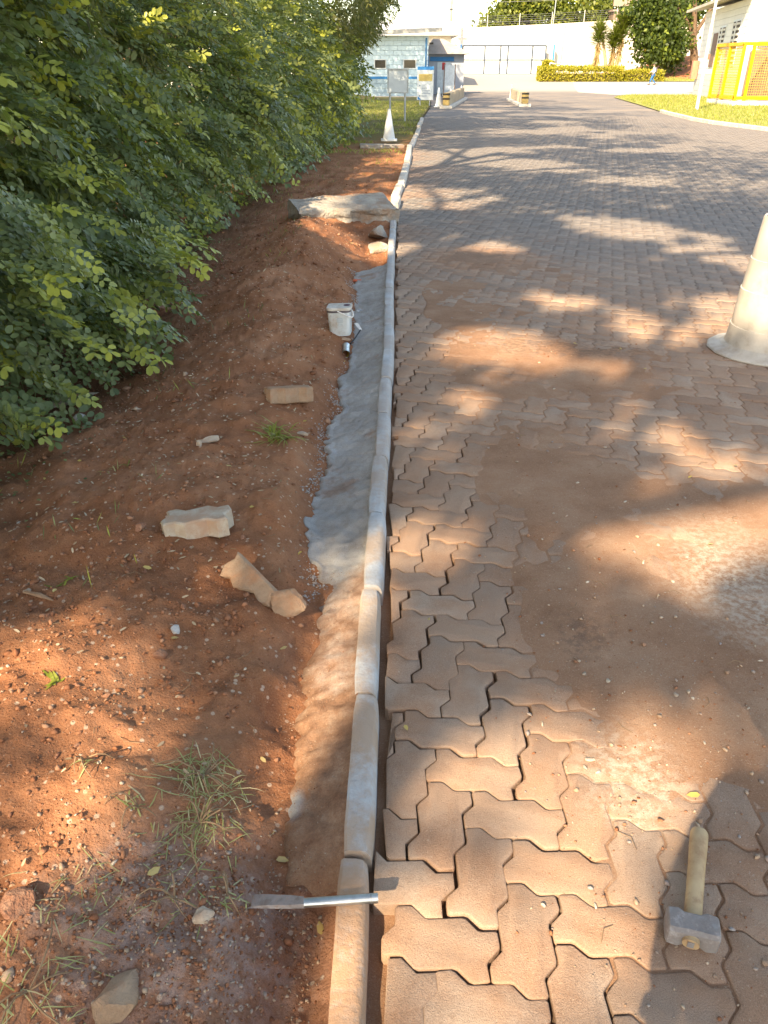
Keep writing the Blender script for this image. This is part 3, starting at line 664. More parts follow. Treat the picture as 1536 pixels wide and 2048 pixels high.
DARK = [(1400, 1320, 200, 60), (1150, 1210, 80, 90), (1500, 1880, 90, 240), (700, 900, 30, 200), (300, 1150, 120, 60), (450, 1400, 60, 50), (330, 1000, 200, 100)]
LITG = []
for (a, b, c, d) in LIT:
    p, q, r_, s_ = gpt(a, b), gpt(a + c, b), gpt(a, b - d), gpt(a, b + d); LITG.append((p.x, (r_.y + s_.y) / 2, abs(q.x - p.x), abs(r_.y - s_.y) / 2))
DARKG = []
for (a, b, c, d) in DARK:
    p, q, r_, s_ = gpt(a, b), gpt(a + c, b), gpt(a, b - d), gpt(a, b + d); DARKG.append((p.x, (r_.y + s_.y) / 2, abs(q.x - p.x), abs(r_.y - s_.y) / 2))
def sun_gap(P):                                    # marks crown leaves to leave out, shaping the sun patches on the ground
    L = P[:, 2] / -sdir.z; gx = P[:, 0] + sdir.x * L; gy = P[:, 1] + sdir.y * L
    n = fbm(gx, gy, .25, 201, 3); lit = np.zeros(len(P), bool)
    for (x, y, rx, ry) in LITG: lit |= np.sqrt(((gx - x) / (rx * 1.0 + .125)) ** 2 + ((gy - y) / (ry * 1.0 + .145)) ** 2) + .18 * n < 1.0
    for (x, y, rx, ry) in DARKG: lit &= ~(np.sqrt(((gx - x) / rx) ** 2 + ((gy - y) / ry) ** 2) + .2 * n < 1.0)
    far = fbm(gx * .8, gy, 1.3, 205, 3) > .27 + .12 * sstep(14, 30, gy)
    return np.where(gy > 6.3, far & ((gy < 47) | (gx > 9)) & ((gy < 24) | (gx > 3.0)), lit)
SH = [(-5.5, -8.0, 13.5, 5.2), (-9.6, -9.5, 13.5, 5.4), (-6.2, -3.5, 13.0, 5.0), (-5.6, 4.0, 14.5, 5.5), (-6.0, 11.5, 15.5, 6.0), (-5.6, 19.5, 16.5, 6.5), (-6.5, 28.0, 17.0, 6.5), (-6.0, 36.5, 15.5, 6.0), (-7.0, 44.5, 14.0, 5.5)]
for i, (x, y, h, r) in enumerate(SH):
    def crown(bag, rg, x=x, y=y, h=h, r=r):
        nc = 330 if y < 0 else 240; u = nrmz(rg.normal(0, 1, (nc, 3))) * (rg.rand(nc, 1) ** .45)
        Cc = np.array([x + 1.6, y, h - r * .62]) + u * np.array([r, r, r * .62])
        per = 66 if y < 0 else 50; P = np.repeat(Cc, per, 0) + rg.normal(0, .36, (nc * per, 3)) * np.array([1.15, 1.15, .6]); P = P[~sun_gap(P)]; n = len(P)
        bag.add(P, rg.normal(0, 1, (n, 3)), rg.normal(0, 1, (n, 3)) + UP, rg.uniform(.16, .28, n), .115, tint(rg, n, 0, 1), False)
    lim = [(.5 + .08 * k, (x + 1.6 + r * .7 * math.cos(k * 1.3 + i), y + r * .7 * math.sin(k * 1.3 + i), h - r * (.8 - .12 * k)), .1) for k in range(6)]
    limb_tree('shade_tree', (x, y, .2), (x + 1, y, h - r * .5), lim, 'tall tree behind the shrub row, casting dappled shade on the road', 'tall shade trees behind the shrub row', crown, 100 + i, M['leaf_dark'], .13 if i == 0 else .22)

# ground cover, grass and weeds
def blades(bag, rg, P, L, W, lean=.5, dry=.2, up=1.0):
    n = len(P); ax = rg.normal(0, lean, (n, 3)); ax[:, 2] = up
    bag.add(P, ax, rg.normal(0, 1, (n, 3)), L * rg.uniform(.5, 1.2, n), W, tint(rg, n, 0, 1, (rg.rand(n) < dry) * rg.uniform(.3, 1, n)), False)
rg = np.random.RandomState(5)
bag = LeafBag(); n = 9000; y = rg.uniform(2.0, 12, n); x = -1.9 + np.abs(rg.normal(0, .28, n)) - .3
k = (fbm(x, y, .5, 91, 3) > .05) & (x < -.9); x, y = x[k], y[k]; P = np.stack([x, y, earth_z(x, y) + .004 + rg.uniform(0, .02, len(x))], 1)
bag.add(P, rg.normal(0, 1, (len(x), 3)) * np.array([1, 1, .3]), rg.normal(0, .3, (len(x), 3)) + UP, rg.uniform(.012, .028, len(x)), .016, tint(rg, len(x), 0, 1), True)
n = 1500; y = rg.uniform(2, 16, n); x = rg.uniform(-1.9, -.75, n); k = fbm(x, y, .35, 95, 3) > .25; P = np.stack([x[k], y[k], earth_z(x[k], y[k])], 1)
blades(bag, rg, P, .07, .005, .6, .3)
tag(bag.build('ground_cover', M['leaf']), 'low green weeds creeping over the earth below the shrubs', 'weeds', kind='stuff')
bag = LeafBag(); n = 1100; y = .8 + rg.gamma(2.2, 1.8, n); x = rg.uniform(-1.9, -.35, n); k = y < 14; x, y = x[k], y[k]; n = len(x); P = np.stack([x, y, earth_z(x, y) + .006], 1)
bag.add(P, rg.normal(0, 1, (n, 3)) * np.array([1, 1, .25]), rg.normal(0, .35, (n, 3)) + UP, rg.uniform(.010, .026, n) * (1 + .06 * y), .008, tint(rg, n, 0, 1, rg.rand(n)), True)
tag(bag.build('leaf_litter', leaf_mat('dry_litter', (.34, .24, .14), (.20, .12, .07), (.50, .40, .28), .1)), 'dry leaf litter scattered over the red bank', 'leaf litter', kind='stuff')
bag = LeafBag(); n = 26000; y = rg.uniform(12, 46, n); x = xk(y) - .05 - rg.uniform(0, 3.2, n); k = (fbm(x, y, 1.1, 96, 3) + np.interp(y, [12, 20, 24, 46], [-.75, -.3, .35, .6])) > 0
P = np.stack([x[k], y[k], earth_z(x[k], y[k])], 1); blades(bag, rg, P, .09, .014, .5, .45)
tag(bag.build('bank_grass', M['grass']), 'short patchy grass around the sign posts', 'grass', kind='stuff')
bag = LeafBag(); n = 42000; y = rg.uniform(19, 57, n); x = verge_x(y) + .1 + rg.uniform(0, 14, n) ** 1.0; P = np.stack([x, y, far_z(y) + .03], 1); blades(bag, rg, P, .11, .02, .5, .2)
n = 6000; y = rg.uniform(84, 95, n); x = rg.uniform(20, 50, n); P = np.stack([x, y, far_z(y) + .04], 1); blades(bag, rg, P, .16, .05, .5, .1)
tag(bag.build('verge_grass', M['grass']), 'sunlit green grass on the verge before the yellow cage', 'grass', kind='stuff')
def tuft(px, py, n, L, label, seed, lean=.9, sp=.03, W=.005, mat='dry_grass', runners=0, dry=.35):
    rg = np.random.RandomState(seed); c = ept(px, py); bag = LeafBag(); P = np.array(c) + rg.normal(0, 1, (n, 3)) * np.array([sp, sp, 0])
    P[:, 2] = earth_z(P[:, 0], P[:, 1]) - .004
    for q in range(3):                             # each blade is three joined, arching lengths
        pass
    d = rg.normal(0, lean, (n, 3)); d[:, 2] = rg.uniform(.5, 1.1, n); d = nrmz(d); Ls = L * rg.uniform(.4, 1.15, n); col = tint(rg, n, 0, 1, (rg.rand(n) < dry) * rg.uniform(.3, 1, n))
    side = nrmz(np.cross(d, UP)); pts = []; 
    for k in range(5):
        t = k / 4; w = W * (.7, 1, .85, .55, .08)[k] * .5
        p = P + d * (Ls * t)[:, None] - UP * (Ls * .55 * t * t)[:, None]
        p[:, 2] = np.maximum(p[:, 2], earth_z(p[:, 0], p[:, 1]) + .004)
        pts += [p + side * w, p - side * w]
    V = np.stack(pts, 1).reshape(-1, 3); f = np.array([[2 * k, 2 * k + 1, 2 * k + 3, 2 * k + 2] for k in range(4)]); F = (f[None] + (np.arange(n) * 10)[:, None, None]).reshape(-1, 4)
    root = empty('grass_tuft', c, label, 'grass tuft')
    tag(npmesh('blades', V, F, M[mat], root, False, np.repeat(col, 10, 0)), kind='stuff')
    for r in range(runners):
        a = rg.uniform(0, 6.28); l = L * rg.uniform(.7, 1.5); pts = []
        for k in range(5):
            t = k / 4; x = c.x + math.cos(a + .5 * t) * l * t; y = c.y + math.sin(a + .5 * t) * l * t; pts.append((x, y, float(earth_z(x, y)) + .006 + .025 * math.sin(3.14 * t)))
        MB().tube(pts, [.0022, .002, .002, .0016, .001], 5).build('runner', M['twig'], root)
    return root
tuft(555, 872, 70, .14, 'green grass tuft beside the pale rubble at mid bank', 31, .7, .03, .007, 'grass', 0, .25)
tuft(408, 1555, 110, .085, 'larger straggly pale weed sunlit above the powder patch', 32, 1.0, .04, .0028, runners=10)
tuft(400, 1650, 90, .08, 'straggly weed just below the larger sunlit weed', 33, 1.0, .04, .0027, runners=9)
tuft(280, 1620, 14, .05, 'small dry weed left of the two straggly weeds', 34, .8, .02, .004, runners=3)
tuft(165, 1790, 45, .06, 'thin grass beside the round red rock', 35, .9, .05, .0022)
tuft(60, 1985, 60, .09, 'sparse grass at the lower left corner of the bank', 36, 1.0, .07, .0026, runners=5)
tuft(350, 1800, 22, .06, 'wispy grass right of the thin grass on the powder', 37, .9, .05, .0022, runners=5)
tuft(455, 1790, 18, .045, 'dry twiggy weed near the chisel blade', 38, .8, .02, .0035, runners=3)
tuft(110, 1365, 9, .06, 'small green seedling on the left of the bare bank', 39, .9, .008, .009, 'grass', 0, 0)
tuft(170, 1525, 8, .05, 'dry sprig with bent stems at the left edge', 40, .8, .01, .004, runners=4)
tuft(720, 410 + 90, 14, .12, 'short weeds in the hollow before the old slab', 41, .8, .12, .006)
tuft(228, 940, 10, .08, 'small weed on the shaded left of the bank', 42, .8, .04, .005, 'grass')
tuft(130, 1170, 8, .05, 'flattened green leaf sprig on the stony bank', 43, .9, .02, .007, 'grass', 0, 0)
# ------------------------------------------------------------------ things on the bank and the road
M['stone_tan'] = simple('tan_stone', (.37, .255, .175), (.28, .18, .115), 14, .92, .005, 110, dirt=(.40, .19, .10), dscale=9)
M['stone_pale'] = simple('pale_stone', (.46, .40, .33), (.36, .29, .22), 14, .92, .003, 120, dirt=(.40, .25, .17), dscale=7)
M['stone_red'] = simple('red_stone', (.30, .145, .09), (.23, .10, .06), 26, .95, .012, 90, dirt=(.36, .21, .14), dscale=60)
M['stone_grey'] = simple('grey_stone', (.52, .50, .49), (.40, .37, .35), 20, .92, .004, 80)
M['slab'] = simple('old_slab', (.42, .38, .33), (.27, .24, .21), 5, .92, .03, 25, dirt=(.33, .18, .10), dscale=3.4)
M['pebble'] = None
t = NT('pebble'); at = t.n.new('ShaderNodeAttribute'); at.attribute_name = 'tint'
M['pebble'] = t.done(t.mix(t.mapr(t.noise(60, 4), .3, .7, 0, .35), at.outputs['Color'], (.30, .13, .07)), .95, t.bump(t.noise(150, 3), .002), spec=.15)
def ico(sub):
    bm = bmesh.new(); bmesh.ops.create_icosphere(bm, subdivisions=sub, radius=1); V = np.array([v.co[:] for v in bm.verts]); F = np.array([[v.index for v in f.verts] for f in bm.faces]); bm.free(); return V, F
I1, I2, I3 = ico(1), ico(2), ico(3)
def rock_verts(rg, base, size, cuts=9, rough=.05):
    V = base[0].copy()
    for _ in range(cuts):
        n = nrmz(rg.normal(0, 1, (1, 3)))[0]; d = rg.uniform(.38, .8); q = V @ n; V = V - np.outer(np.maximum(q - d, 0), n)
    V = V + rg.normal(0, rough * .35, V.shape) + rough * np.stack([np.sin(V[:, 1] * 5 + 1), np.sin(V[:, 2] * 6), np.sin(V[:, 0] * 5 + 2)], 1) * .6
    return V * np.array(size)
def rock(px, py, size, label, mat, seed, name='rock', cat='rock', rz=0, sink=.3, cuts=9, base=None, tilt=(0, 0), surf=None, group=None):
    rg = np.random.RandomState(seed); V = rock_verts(rg, base or I3, size, cuts)
    p = ept(px, py) if surf is None else surf
    o = npmesh(name, V, (base or I3)[1], M[mat], None, False)
    me = o.data; me.polygons.foreach_set('use_smooth', [True] * len(me.polygons)); me.set_sharp_from_angle(angle=R(28))
    o.location = (p.x, p.y, p.z + size[2] * (1 - 2 * sink)); o.rotation_euler = (tilt[0], tilt[1], rz)
    return tag(o, label, cat, group)
def loose_paver(px, py, label, mat, rz, tilt, clipn=None, h=.075, up=.03, seed=0, name='loose_paver', scale=1.0):
    P = [(x * .1125 * scale, y * .1125 * scale) for x, y in OUT]
    if clipn: P = clip(P, Vector(clipn[0]), Vector(clipn[1]).normalized())
    p = ept(px, py); I = inset(P, .006); n = len(P); rnd = random.Random(seed)
    V = [(x, y, -h / 2) for x, y in I] + [(x, y, -h / 2 + .006) for x, y in P] + [(x + rnd.uniform(-.002, .002), y + rnd.uniform(-.002, .002), 0) for x, y in P] + [(x, y, h / 2 - .006) for x, y in P] + [(x, y, h / 2) for x, y in I]
    F = [(l * n + k, l * n + (k + 1) % n, (l + 1) * n + (k + 1) % n, (l + 1) * n + k) for l in range(4) for k in range(n)]
    tc = tri_cap(I); F += [tuple(4 * n + q for q in t_) for t_ in tc] + [tuple(reversed(t_)) for t_ in tc]
    o = MB().add(V, F).build(name, M[mat], smooth=True); o.location = (p.x, p.y, p.z + up); o.rotation_euler = (tilt[0], tilt[1], rz)
    return tag(o, label, 'paving block')
loose_paver(578, 800, 'tan paving block lying askew on the bank above the grass tuft', 'stone_tan', R(25), (R(-14), R(6)), None, .08, .03, 1)
loose_paver(398, 1062, 'whole pale paving block lying flat on the red earth', 'stone_pale', R(8), (R(-4), R(-3)), None, .075, .032, 2)
loose_paver(515, 1172, 'broken paving block leaning on edge behind the squat broken stone', 'stone_tan', R(-38), (R(38), R(6)), ((.0, .02), (-.2, -1)), .06, .028, 3, 'broken_paver')
rock(572, 1220, (.078, .06, .055), 'squat broken tan stone at the foot of the mortar strip', 'stone_tan', 52, cuts=14, sink=.15)
rock(351, 1268, (.022, .02, .017), 'small light grey chipped cube on bare earth', 'stone_grey', 53, 'stone_chip', 'stone', .5, .1, 6, I2)
rock(314, 1314, (.03, .022, .02), 'red brown clod just below the grey chipped cube', 'stone_red', 54, 'earth_clod', 'clod', 0, .3)
rock(40, 1812, (.032, .036, .035), 'round red rock at the left edge by thin grass', 'stone_red', 55, sink=.3, cuts=6)
rock(403, 1832, (.029, .02, .014), 'flat pale tan stone left of the chisel', 'stone_pale', 56, 'stone', 'stone', .1, .25, 10)
rock(228, 2000, (.047, .062, .04), 'big jagged brown and cream rock at the bottom left', 'stone_tan', 57, sink=.35, cuts=16, rz=-.3)
rock(423, 885, (.05, .022, .022), 'long pale rubble piece left of the grass tuft', 'stone_pale', 58, 'rubble', 'rubble', .5, .25, 8)
rock(398, 893, (.018, .018, .018), 'small pale rubble lump at the end of the long piece', 'stone_pale', 59, 'rubble', 'rubble', .2, .2, 8, I2)
rock(600, 868, (.06, .02, .012), 'flat pale rubble behind the green grass tuft', 'stone_pale', 60, 'rubble', 'rubble', -.1, .4, 8, I2)
rock(155, 800, (.19, .055, .03), 'long pale flat stone lying under the shrub edge', 'stone_pale', 61, 'flat_stone', 'stone', .75, .2, 10)
rock(160, 842, (.035, .025, .03), 'whitish stone below the long flat stone', 'stone_grey', 62, 'stone', 'stone', .5, .3, 8, I2)
rock(325, 628, (.09, .07, .05), 'brown earth lump near the tip of the low branch', 'stone_red', 63, 'earth_clod', 'clod', .5, .3)
rock(282, 1060, (.032, .02, .017), 'red clod left of the whole pale paving block', 'stone_red', 64, 'earth_clod', 'clod', .6, .2, 10)
rock(55, 1185, (.016, .013, .012), 'pale stone at the left edge beside the wood splinter', 'stone_pale', 65, 'stone', 'stone', 0, .2, 8, I2)
# wood splinter
a, b = ept(50, 1190), ept(108, 1205); d = (b - a); mb = MB(); mb.tube([a + Vector((0, 0, .012)), a.lerp(b, .5) + Vector((0, 0, .016)), b + Vector((0, 0, .008))], [.006, .011, .003], 6, sq=.5)
tag(mb.build('wood_splinter', simple('old_wood', (.36, .22, .13), (.26, .15, .09), 12, .9, .003, 60)), 'brown splinter of wood on the stony left bank', 'wood')
# old slab and rubble against the kerb
sa_, sb_ = gpt(585, 452, .04), gpt(776, 440, .04); dirv = (sb_ - sa_); Ls = dirv.length; ang = math.atan2(dirv.y, dirv.x)
rg = np.random.RandomState(9); bm = bmesh.new(); bmesh.ops.create_cube(bm, size=1)
bmesh.ops.subdivide_edges(bm, edges=bm.edges[:], cuts=7, use_grid_fill=True)
for v in bm.verts:
    x, y, z = v.co; x *= Ls; y *= .62 + .12 * math.sin(x * 4); z *= .24; e = float(fbm(x * 2, y * 3 + z * 7, .5, 5, 3))
    if abs(v.co.z) > .45 and abs(v.co.y) > .45: y *= .96; z *= .92
    e2 = float(fbm(x * 3, y * 5 + z * 11, .35, 8, 3)); v.co = (x + .03 * e, y + .035 * e + .02 * e2, z + .012 * e + .012 * e2 - .02 * x)
me = bpy.data.meshes.new('concrete_slab'); bm.to_mesh(me); bm.free(); setmats(me, M['slab']); o = bpy.data.objects.new('concrete_slab', me); COL.objects.link(o)
me.polygons.foreach_set('use_smooth', [True] * len(me.polygons)); me.set_sharp_from_angle(angle=R(40))
o.location = (sa_ + sb_) / 2 + Vector((0, .30, .07)); o.rotation_euler = (R(7), 0, ang); tag(o, 'long weathered concrete slab lying across the bank against the kerb', 'slab')
rock(766, 470, (.15, .20, .12), 'dark grey mortar lump wedged between slab and kerb', 'slab', 66, 'mortar_lump', 'mortar', .4, .4, 16, surf=Vector((-.06, 8.6, .0)))
rock(768, 500, (.13, .15, .08), 'smaller grey mortar lump by the kerb before the slab', 'slab', 67, 'mortar_lump', 'mortar', .9, .45, 16, surf=Vector((-.06, 7.95, -.03)))
o = MB().box((0, 0, 0), (.98, .40, .09)).build('base_slab', M['slab'], bevel=.012); p = gpt(762, 292, .05); o.location = (p.x + .02, p.y + .1, .03); o.rotation_euler = (0, R(1), R(3)); tag(o, 'flat concrete block under the distant traffic cone', 'slab')
# bucket
def rrect(w, d, r, n=5):
    P = []
    for cx, cy, a0 in ((w / 2 - r, d / 2 - r, 0), (-w / 2 + r, d / 2 - r, 90), (-w / 2 + r, -d / 2 + r, 180), (w / 2 - r, -d / 2 + r, 270)):
        for k in range(n + 1): a = R(a0 + 90 * k / n); P.append((cx + r * math.cos(a), cy + r * math.sin(a)))
    return P
def loft(mb, secs, T, m=0, capb=True, capt=True):
    n = len(secs[0][0]); V = [T @ Vector((x, y, z)) for P, z in secs for x, y in P]
    F = [(l * n + k, l * n + (k + 1) % n, (l + 1) * n + (k + 1) % n, (l + 1) * n + k) for l in range(len(secs) - 1) for k in range(n)]
    if capb: F.append(tuple(range(n - 1, -1, -1)))
    if capt: F.append(tuple(range((len(secs) - 1) * n, len(secs) * n)))
    mb.add(V, F, m)
white_pl = simple('bucket_plastic', (.66, .70, .72), (.58, .62, .64), 12, .45, dirt=(.42, .34, .28), dscale=14, spec=.4)
bp = ept(682, 668); bp.z += .002
bk = empty('bucket', bp, 'white square plastic bucket with grimy lid standing on the bank', 'bucket'); BT = Matrix.Translation(bp) @ Matrix.Rotation(R(-3), 4, 'Z') @ Matrix.Rotation(R(-3), 4, 'X') @ Matrix.Rotation(R(-2), 4, 'Y')
mb = MB(); loft(mb, [(rrect(.128, .128, .028), 0), (rrect(.136, .136, .03), .006), (rrect(.15, .15, .032), .15), (rrect(.153, .153, .032), .152)], BT); body = mb.build('body', white_pl, bk, True)
mb = MB(); loft(mb, [(rrect(.150, .150, .03), .1525), (rrect(.157, .157, .032), .154), (rrect(.157, .157, .032), .163), (rrect(.150, .150, .03), .1645)], BT); mb.build('rim_groove', simple('dark_groove', (.12, .10, .11)), bk, True)
mb = MB(); loft(mb, [(rrect(.160, .160, .032), .165), (rrect(.163, .163, .032), .168), (rrect(.163, .163, .032), .178), (rrect(.158, .158, .03), .183)], BT); lid = mb.build('lid', simple('grimy_lid', (.62, .60, .55), (.45, .40, .36), 22, .7, dirt=(.36, .27, .2), dscale=18), bk, True)
mb = MB(); mb.lathe([(.022, .1835), (.02, .187), (.013, .1875)], 16, BT @ Matrix.Translation((.048, .008, 0))); mb.build('stain', simple('purple_stain', (.07, .035, .06)), lid)
mb = MB(); pts = [(-.006, -.080, .163), (.025, -.084, .150), (.055, -.088, .135), (.085, -.086, .124), (.094, -.07, .13), (.09, -.045, .15), (.082, -.03, .16)]
mb.tube([BT @ Vector(p) for p in pts], .0042, 8); mb.build('handle', simple('handle_white', (.75, .74, .72)), bk, True)
lab = MB()
for k, (w, z) in enumerate([(.035, .118), (.042, .112), (.04, .104), (.044, .098), (.036, .090), (.03, .078), (.034, .070)]):
    lab.box(BT @ Vector((.006, -.0752 + (.15 - z) * .066 - .0012, z)), (w, .0012, .0032), M=(BT.to_3x3().to_4x4() @ Matrix.Rotation(R(-3.5), 4, 'X')))
tag(lab.build('label_print', simple('faded_ink', (.40, .45, .48)), body), kind='stuff')
# tin can
ca_, cb_ = ept(688, 690), ept(692, 716); dv = Vector((cb_.x - ca_.x, cb_.y - ca_.y, 0)).normalized()
dv = Vector((.03, -1, -.12)).normalized(); cp = cb_ + Vector((0, 0, .026))
q = dv.to_track_quat('Z', 'Y').to_matrix().to_4x4(); CT = Matrix.Translation(cp) @ q
can = empty('tin_can', cb_, 'open empty tin can lying on its side below the bucket', 'can'); mb = MB()
prof = [(.0245, -.118), (.0262, -.117), (.0245, -.112), (.0245, -.06), (.0250, -.058), (.0245, -.056), (.0245, -.03), (.0250, -.028), (.0245, -.026), (.0245, -.004), (.0262, -.001), (.0255, .001), (.0235, -.001)]
mb.lathe(prof, 28, CT, capt=False); mb.build('shell', simple('tin', (.62, .66, .68), (.45, .5, .52), 30, .3, metal=.9, dirt=(.3, .25, .2), dscale=20), can, True)
mb = MB(); mb.lathe([(.0233, -.0005), (.0230, -.06), (.0228, -.108), (.001, -.1085)], 28, CT, capb=False, capt=False); mb.build('lining', simple('gold_lacquer', (.52, .38, .07), (.42, .30, .05), 20, .35, metal=.6), can, True)
# trowel, scrap of card, litter
p0, p1 = ept(701, 690), ept(721, 675); z0 = max(p0.z, p1.z) + .012
mb = MB(); pa = Vector((p0.x, p0.y, z0 - .004)); pb = Vector((p1.x, p1.y, z0 + .004)); tr = empty('putty_knife', pa, 'small putty knife with upturned pale blade beside the tin can', 'tool')
mb.tube([pa, pa.lerp(pb, .5) + Vector((0, 0, -.006)), pb], [.005, .004, .0045], 8); mb.build('handle', simple('black_grip', (.03, .03, .035)), tr, True)
mb = MB(); T = Matrix.Translation(pb) @ Matrix.Rotation(R(60), 4, 'X') @ Matrix.Rotation(R(15), 4, 'Z'); mb.prism([(-.004, 0), (.012, -.002), (-.004, .05), (-.03, .055)], -.001, .001, T); mb.build('blade', simple('pale_blade', (.7, .72, .72), (.5, .5, .5), 30, .4, metal=.5), tr)
p = ept(690, 683); mb = MB(); mb.prism([(-.045, .03), (-.015, .028), (.04, -.012), (.03, -.03), (-.02, -.02)], 0, .004, Matrix.Translation((p.x, p.y + .02, p.z + .012)) @ Matrix.Rotation(R(8), 4, 'X')); tag(mb.build('card_scrap', simple('brown_card', (.48, .32, .22), (.38, .25, .17), 20, .9)), 'torn scrap of brown card behind the tin can', 'litter')
p = ept(714, 567); mb = MB(); mb.prism([(-.035, -.01), (.03, -.016), (.038, .012), (-.03, .02)], 0, .006, Matrix.Translation((p.x, p.y, p.z + .022)) @ Matrix.Rotation(R(18), 4, 'X')); tag(mb.build('plastic_scrap', simple('orange_plastic', (.65, .13, .05), None, 20, .4)), 'bright orange scrap of plastic on the mortar edge', 'litter')
def bag_film(px, py, s, label, seed):
    rg = np.random.RandomState(seed); p = ept(px, py); V = rock_verts(rg, I2, (s, s * .8, s * .5), 5, .35)
    t = NT('clear_film'); t.done((.8, .82, .84), .25, None, 0, .6); t.b.inputs['Transmission Weight'].default_value = .55; t.b.inputs['IOR'].default_value = 1.1
    o = npmesh('plastic_film', V, I2[1], t.m, None, True); o.location = (p.x, p.y, p.z + s * .3); return tag(o, label, 'litter')
bag_film(718, 625, .035, 'crumpled clear plastic film right of the bucket', 3)
# chisel made of bar: shiny shank over the kerb, flattened dirty blade
c0, c1, c2 = gpt(505, 1815, .02), gpt(608, 1806, .062), gpt(756, 1796, .064)
ch = empty('chisel', c1, 'steel chisel lying across the kerb with its shank against a paver', 'chisel')
mb = MB(); mb.tube([c1, c2], .0100, 16); shank = mb.build('shank', simple('bright_steel', (.55, .60, .64), (.42, .46, .5), 40, .28, metal=.95), ch, True)
mb = MB(); dvc = (c2 - c1).normalized(); mb.lathe([(.0108, 0), (.0108, .003)], 16, Matrix.Translation(c2 - dvc * .016) @ dvc.to_track_quat('Z', 'Y').to_matrix().to_4x4()); mb.build('collar', simple('worn_steel', (.35, .37, .4), None, 40, .4, metal=.9), ch, True)
mb = MB(); c0 = ept(505, 1815) + Vector((0, 0, .022)); sd = Vector((-dvc.y, dvc.x, 0)); V = []
for t_, w, h in ((0, .0105, .009), (.25, .0135, .009), (.7, .0155, .007), (.95, .016, .004), (1.0, .0155, .001)):
    p = c1.lerp(c0, t_); k = (.006 if t_ == 1 else 0); V += [p + sd * w, p + sd * w * .8 + Vector((0, 0, h)), p - sd * w * .8 + Vector((0, 0, h)), p - sd * w - dvc * k * 2, p - sd * w * .8 - Vector((0, 0, h * .6)), p + sd * w * .8 - Vector((0, 0, h * .6))]
F = [(l * 6 + k, l * 6 + (k + 1) % 6, (l + 1) * 6 + (k + 1) % 6, (l + 1) * 6 + k) for l in range(4) for k in range(6)] + [tuple(range(6)), tuple(range(29, 23, -1))]
mb.add(V, F); mb.build('blade', simple('dirty_blade', (.22, .17, .15), (.36, .36, .38), 30, .6, .002, 80, metal=.5, dirt=(.30, .17, .11), dscale=30), ch, True)
# sledge hammer
hh, hg = gpt(1384, 1852, .03), gpt(1397, 1668, .02); hm = empty('club_hammer', gpt(1384, 1852), 'short club hammer with wooden handle lying on the pavers', 'hammer')
ax = (hg - hh); ax.z = 0; axn = ax.normalized(); perp = Vector((axn.y, -axn.x, 0))
s0 = gpt(1328, 1846, .03); s1 = gpt(1440, 1872, .03); hd = (s1 - s0); HL = hd.length * .93; hdn = hd.normalized(); hc = (s0 + s1) / 2
HT = Matrix.Translation(hc) @ Matrix((( hdn.x, -hdn.y, 0), (hdn.y, hdn.x, 0), (0, 0, 1))).to_4x4()
mb = MB(); secs = []
for x, a in ((-.5, .80), (-.47, .92), (-.28, .98), (-.16, .84), (.16, .84), (.28, .98), (.47, .92), (.5, .80)):
    w = .029 * a; c = .007; secs.append([(x * HL, y, z) for y, z in ((-w + c, -w), (w - c, -w), (w, -w + c), (w, w - c), (w - c, w), (-w + c, w), (-w, w - c), (-w, -w + c))])
V = [HT @ Vector(p) for s_ in secs for p in s_]; F = [(l * 8 + k, l * 8 + (k + 1) % 8, (l + 1) * 8 + (k + 1) % 8, (l + 1) * 8 + k) for l in range(7) for k in range(8)] + [tuple(range(8)), tuple(range(63, 55, -1))]
steel_old = simple('rusty_steel', (.26, .245, .24), (.17, .12, .10), 30, .8, .003, 70, metal=.1, dirt=(.40, .385, .38), dscale=30)
mb.add(V, F); head = mb.build('head', steel_old, hm, True)
hw = simple('hammer_wood', (.52, .37, .21), (.40, .26, .14), 9, .6, .001, 60, dirt=(.30, .17, .09), dscale=25)
mb = MB(); e0 = hc - axn * .034; L_ = (hg - hc).length
pts = [e0 + Vector((0, 0, 0)), hc + axn * .02, hc + axn * L_ * .35, hc + axn * L_ * .6, hc + axn * L_ * .85, hc + axn * L_ * .97, hc + axn * L_]
mb.tube(pts, [.0165, .018, .018, .0185, .020, .020, .0165], 16, sq=.85); mb.build('handle', hw, hm, True)
mb = MB(); mb.box(hc - axn * .0350 + Vector((0, 0, .0)), (.013, .0014, .016), math.atan2(hdn.y, hdn.x)); mb.build('wedge', steel_old, head)
# large traffic drum at the right edge and the small cones
def cone_mat(name, c, d): return simple(name, c, tuple(q * .85 for q in c), 4, .55, dirt=d, dscale=3.5, local=True, spec=.4)
cw = cone_mat('dirty_white_plastic', (.52, .475, .42), (.30, .24, .19)); cw2 = cone_mat('white_cone_plastic', (.68, .70, .70), (.5, .48, .44))
cb = gpt(1532, 700); cn = empty('traffic_drum', cb, 'large dirty white traffic cone cut off by the right edge', 'traffic cone')
T = Matrix.Translation(cb)
mb = MB(); mb.lathe([(.262, .05), (.255, .062), (.246, .16), (.240, .163), (.232, .38), (.226, .383), (.214, .56), (.208, .563), (.192, .79), (.186, .80), (.178, .795), (.176, .70)], 48, T, capb=False, capt=False); mb.build('body', cw, cn, True)
mb = MB(); n = 8; prof = [(.355, .0), (.36, .008), (.352, .016), (.29, .035), (.262, .0505)]
mb.lathe(prof, 16, T @ Matrix.Rotation(R(11), 4, 'Z'), capt=False); mb.build('base_flange', cw, cn, False)
mb = MB(); d = (Vector((0, 0, 0)) - cb); d.z = 0; d.normalize(); d = Matrix.Rotation(R(-38), 3, 'Z') @ d
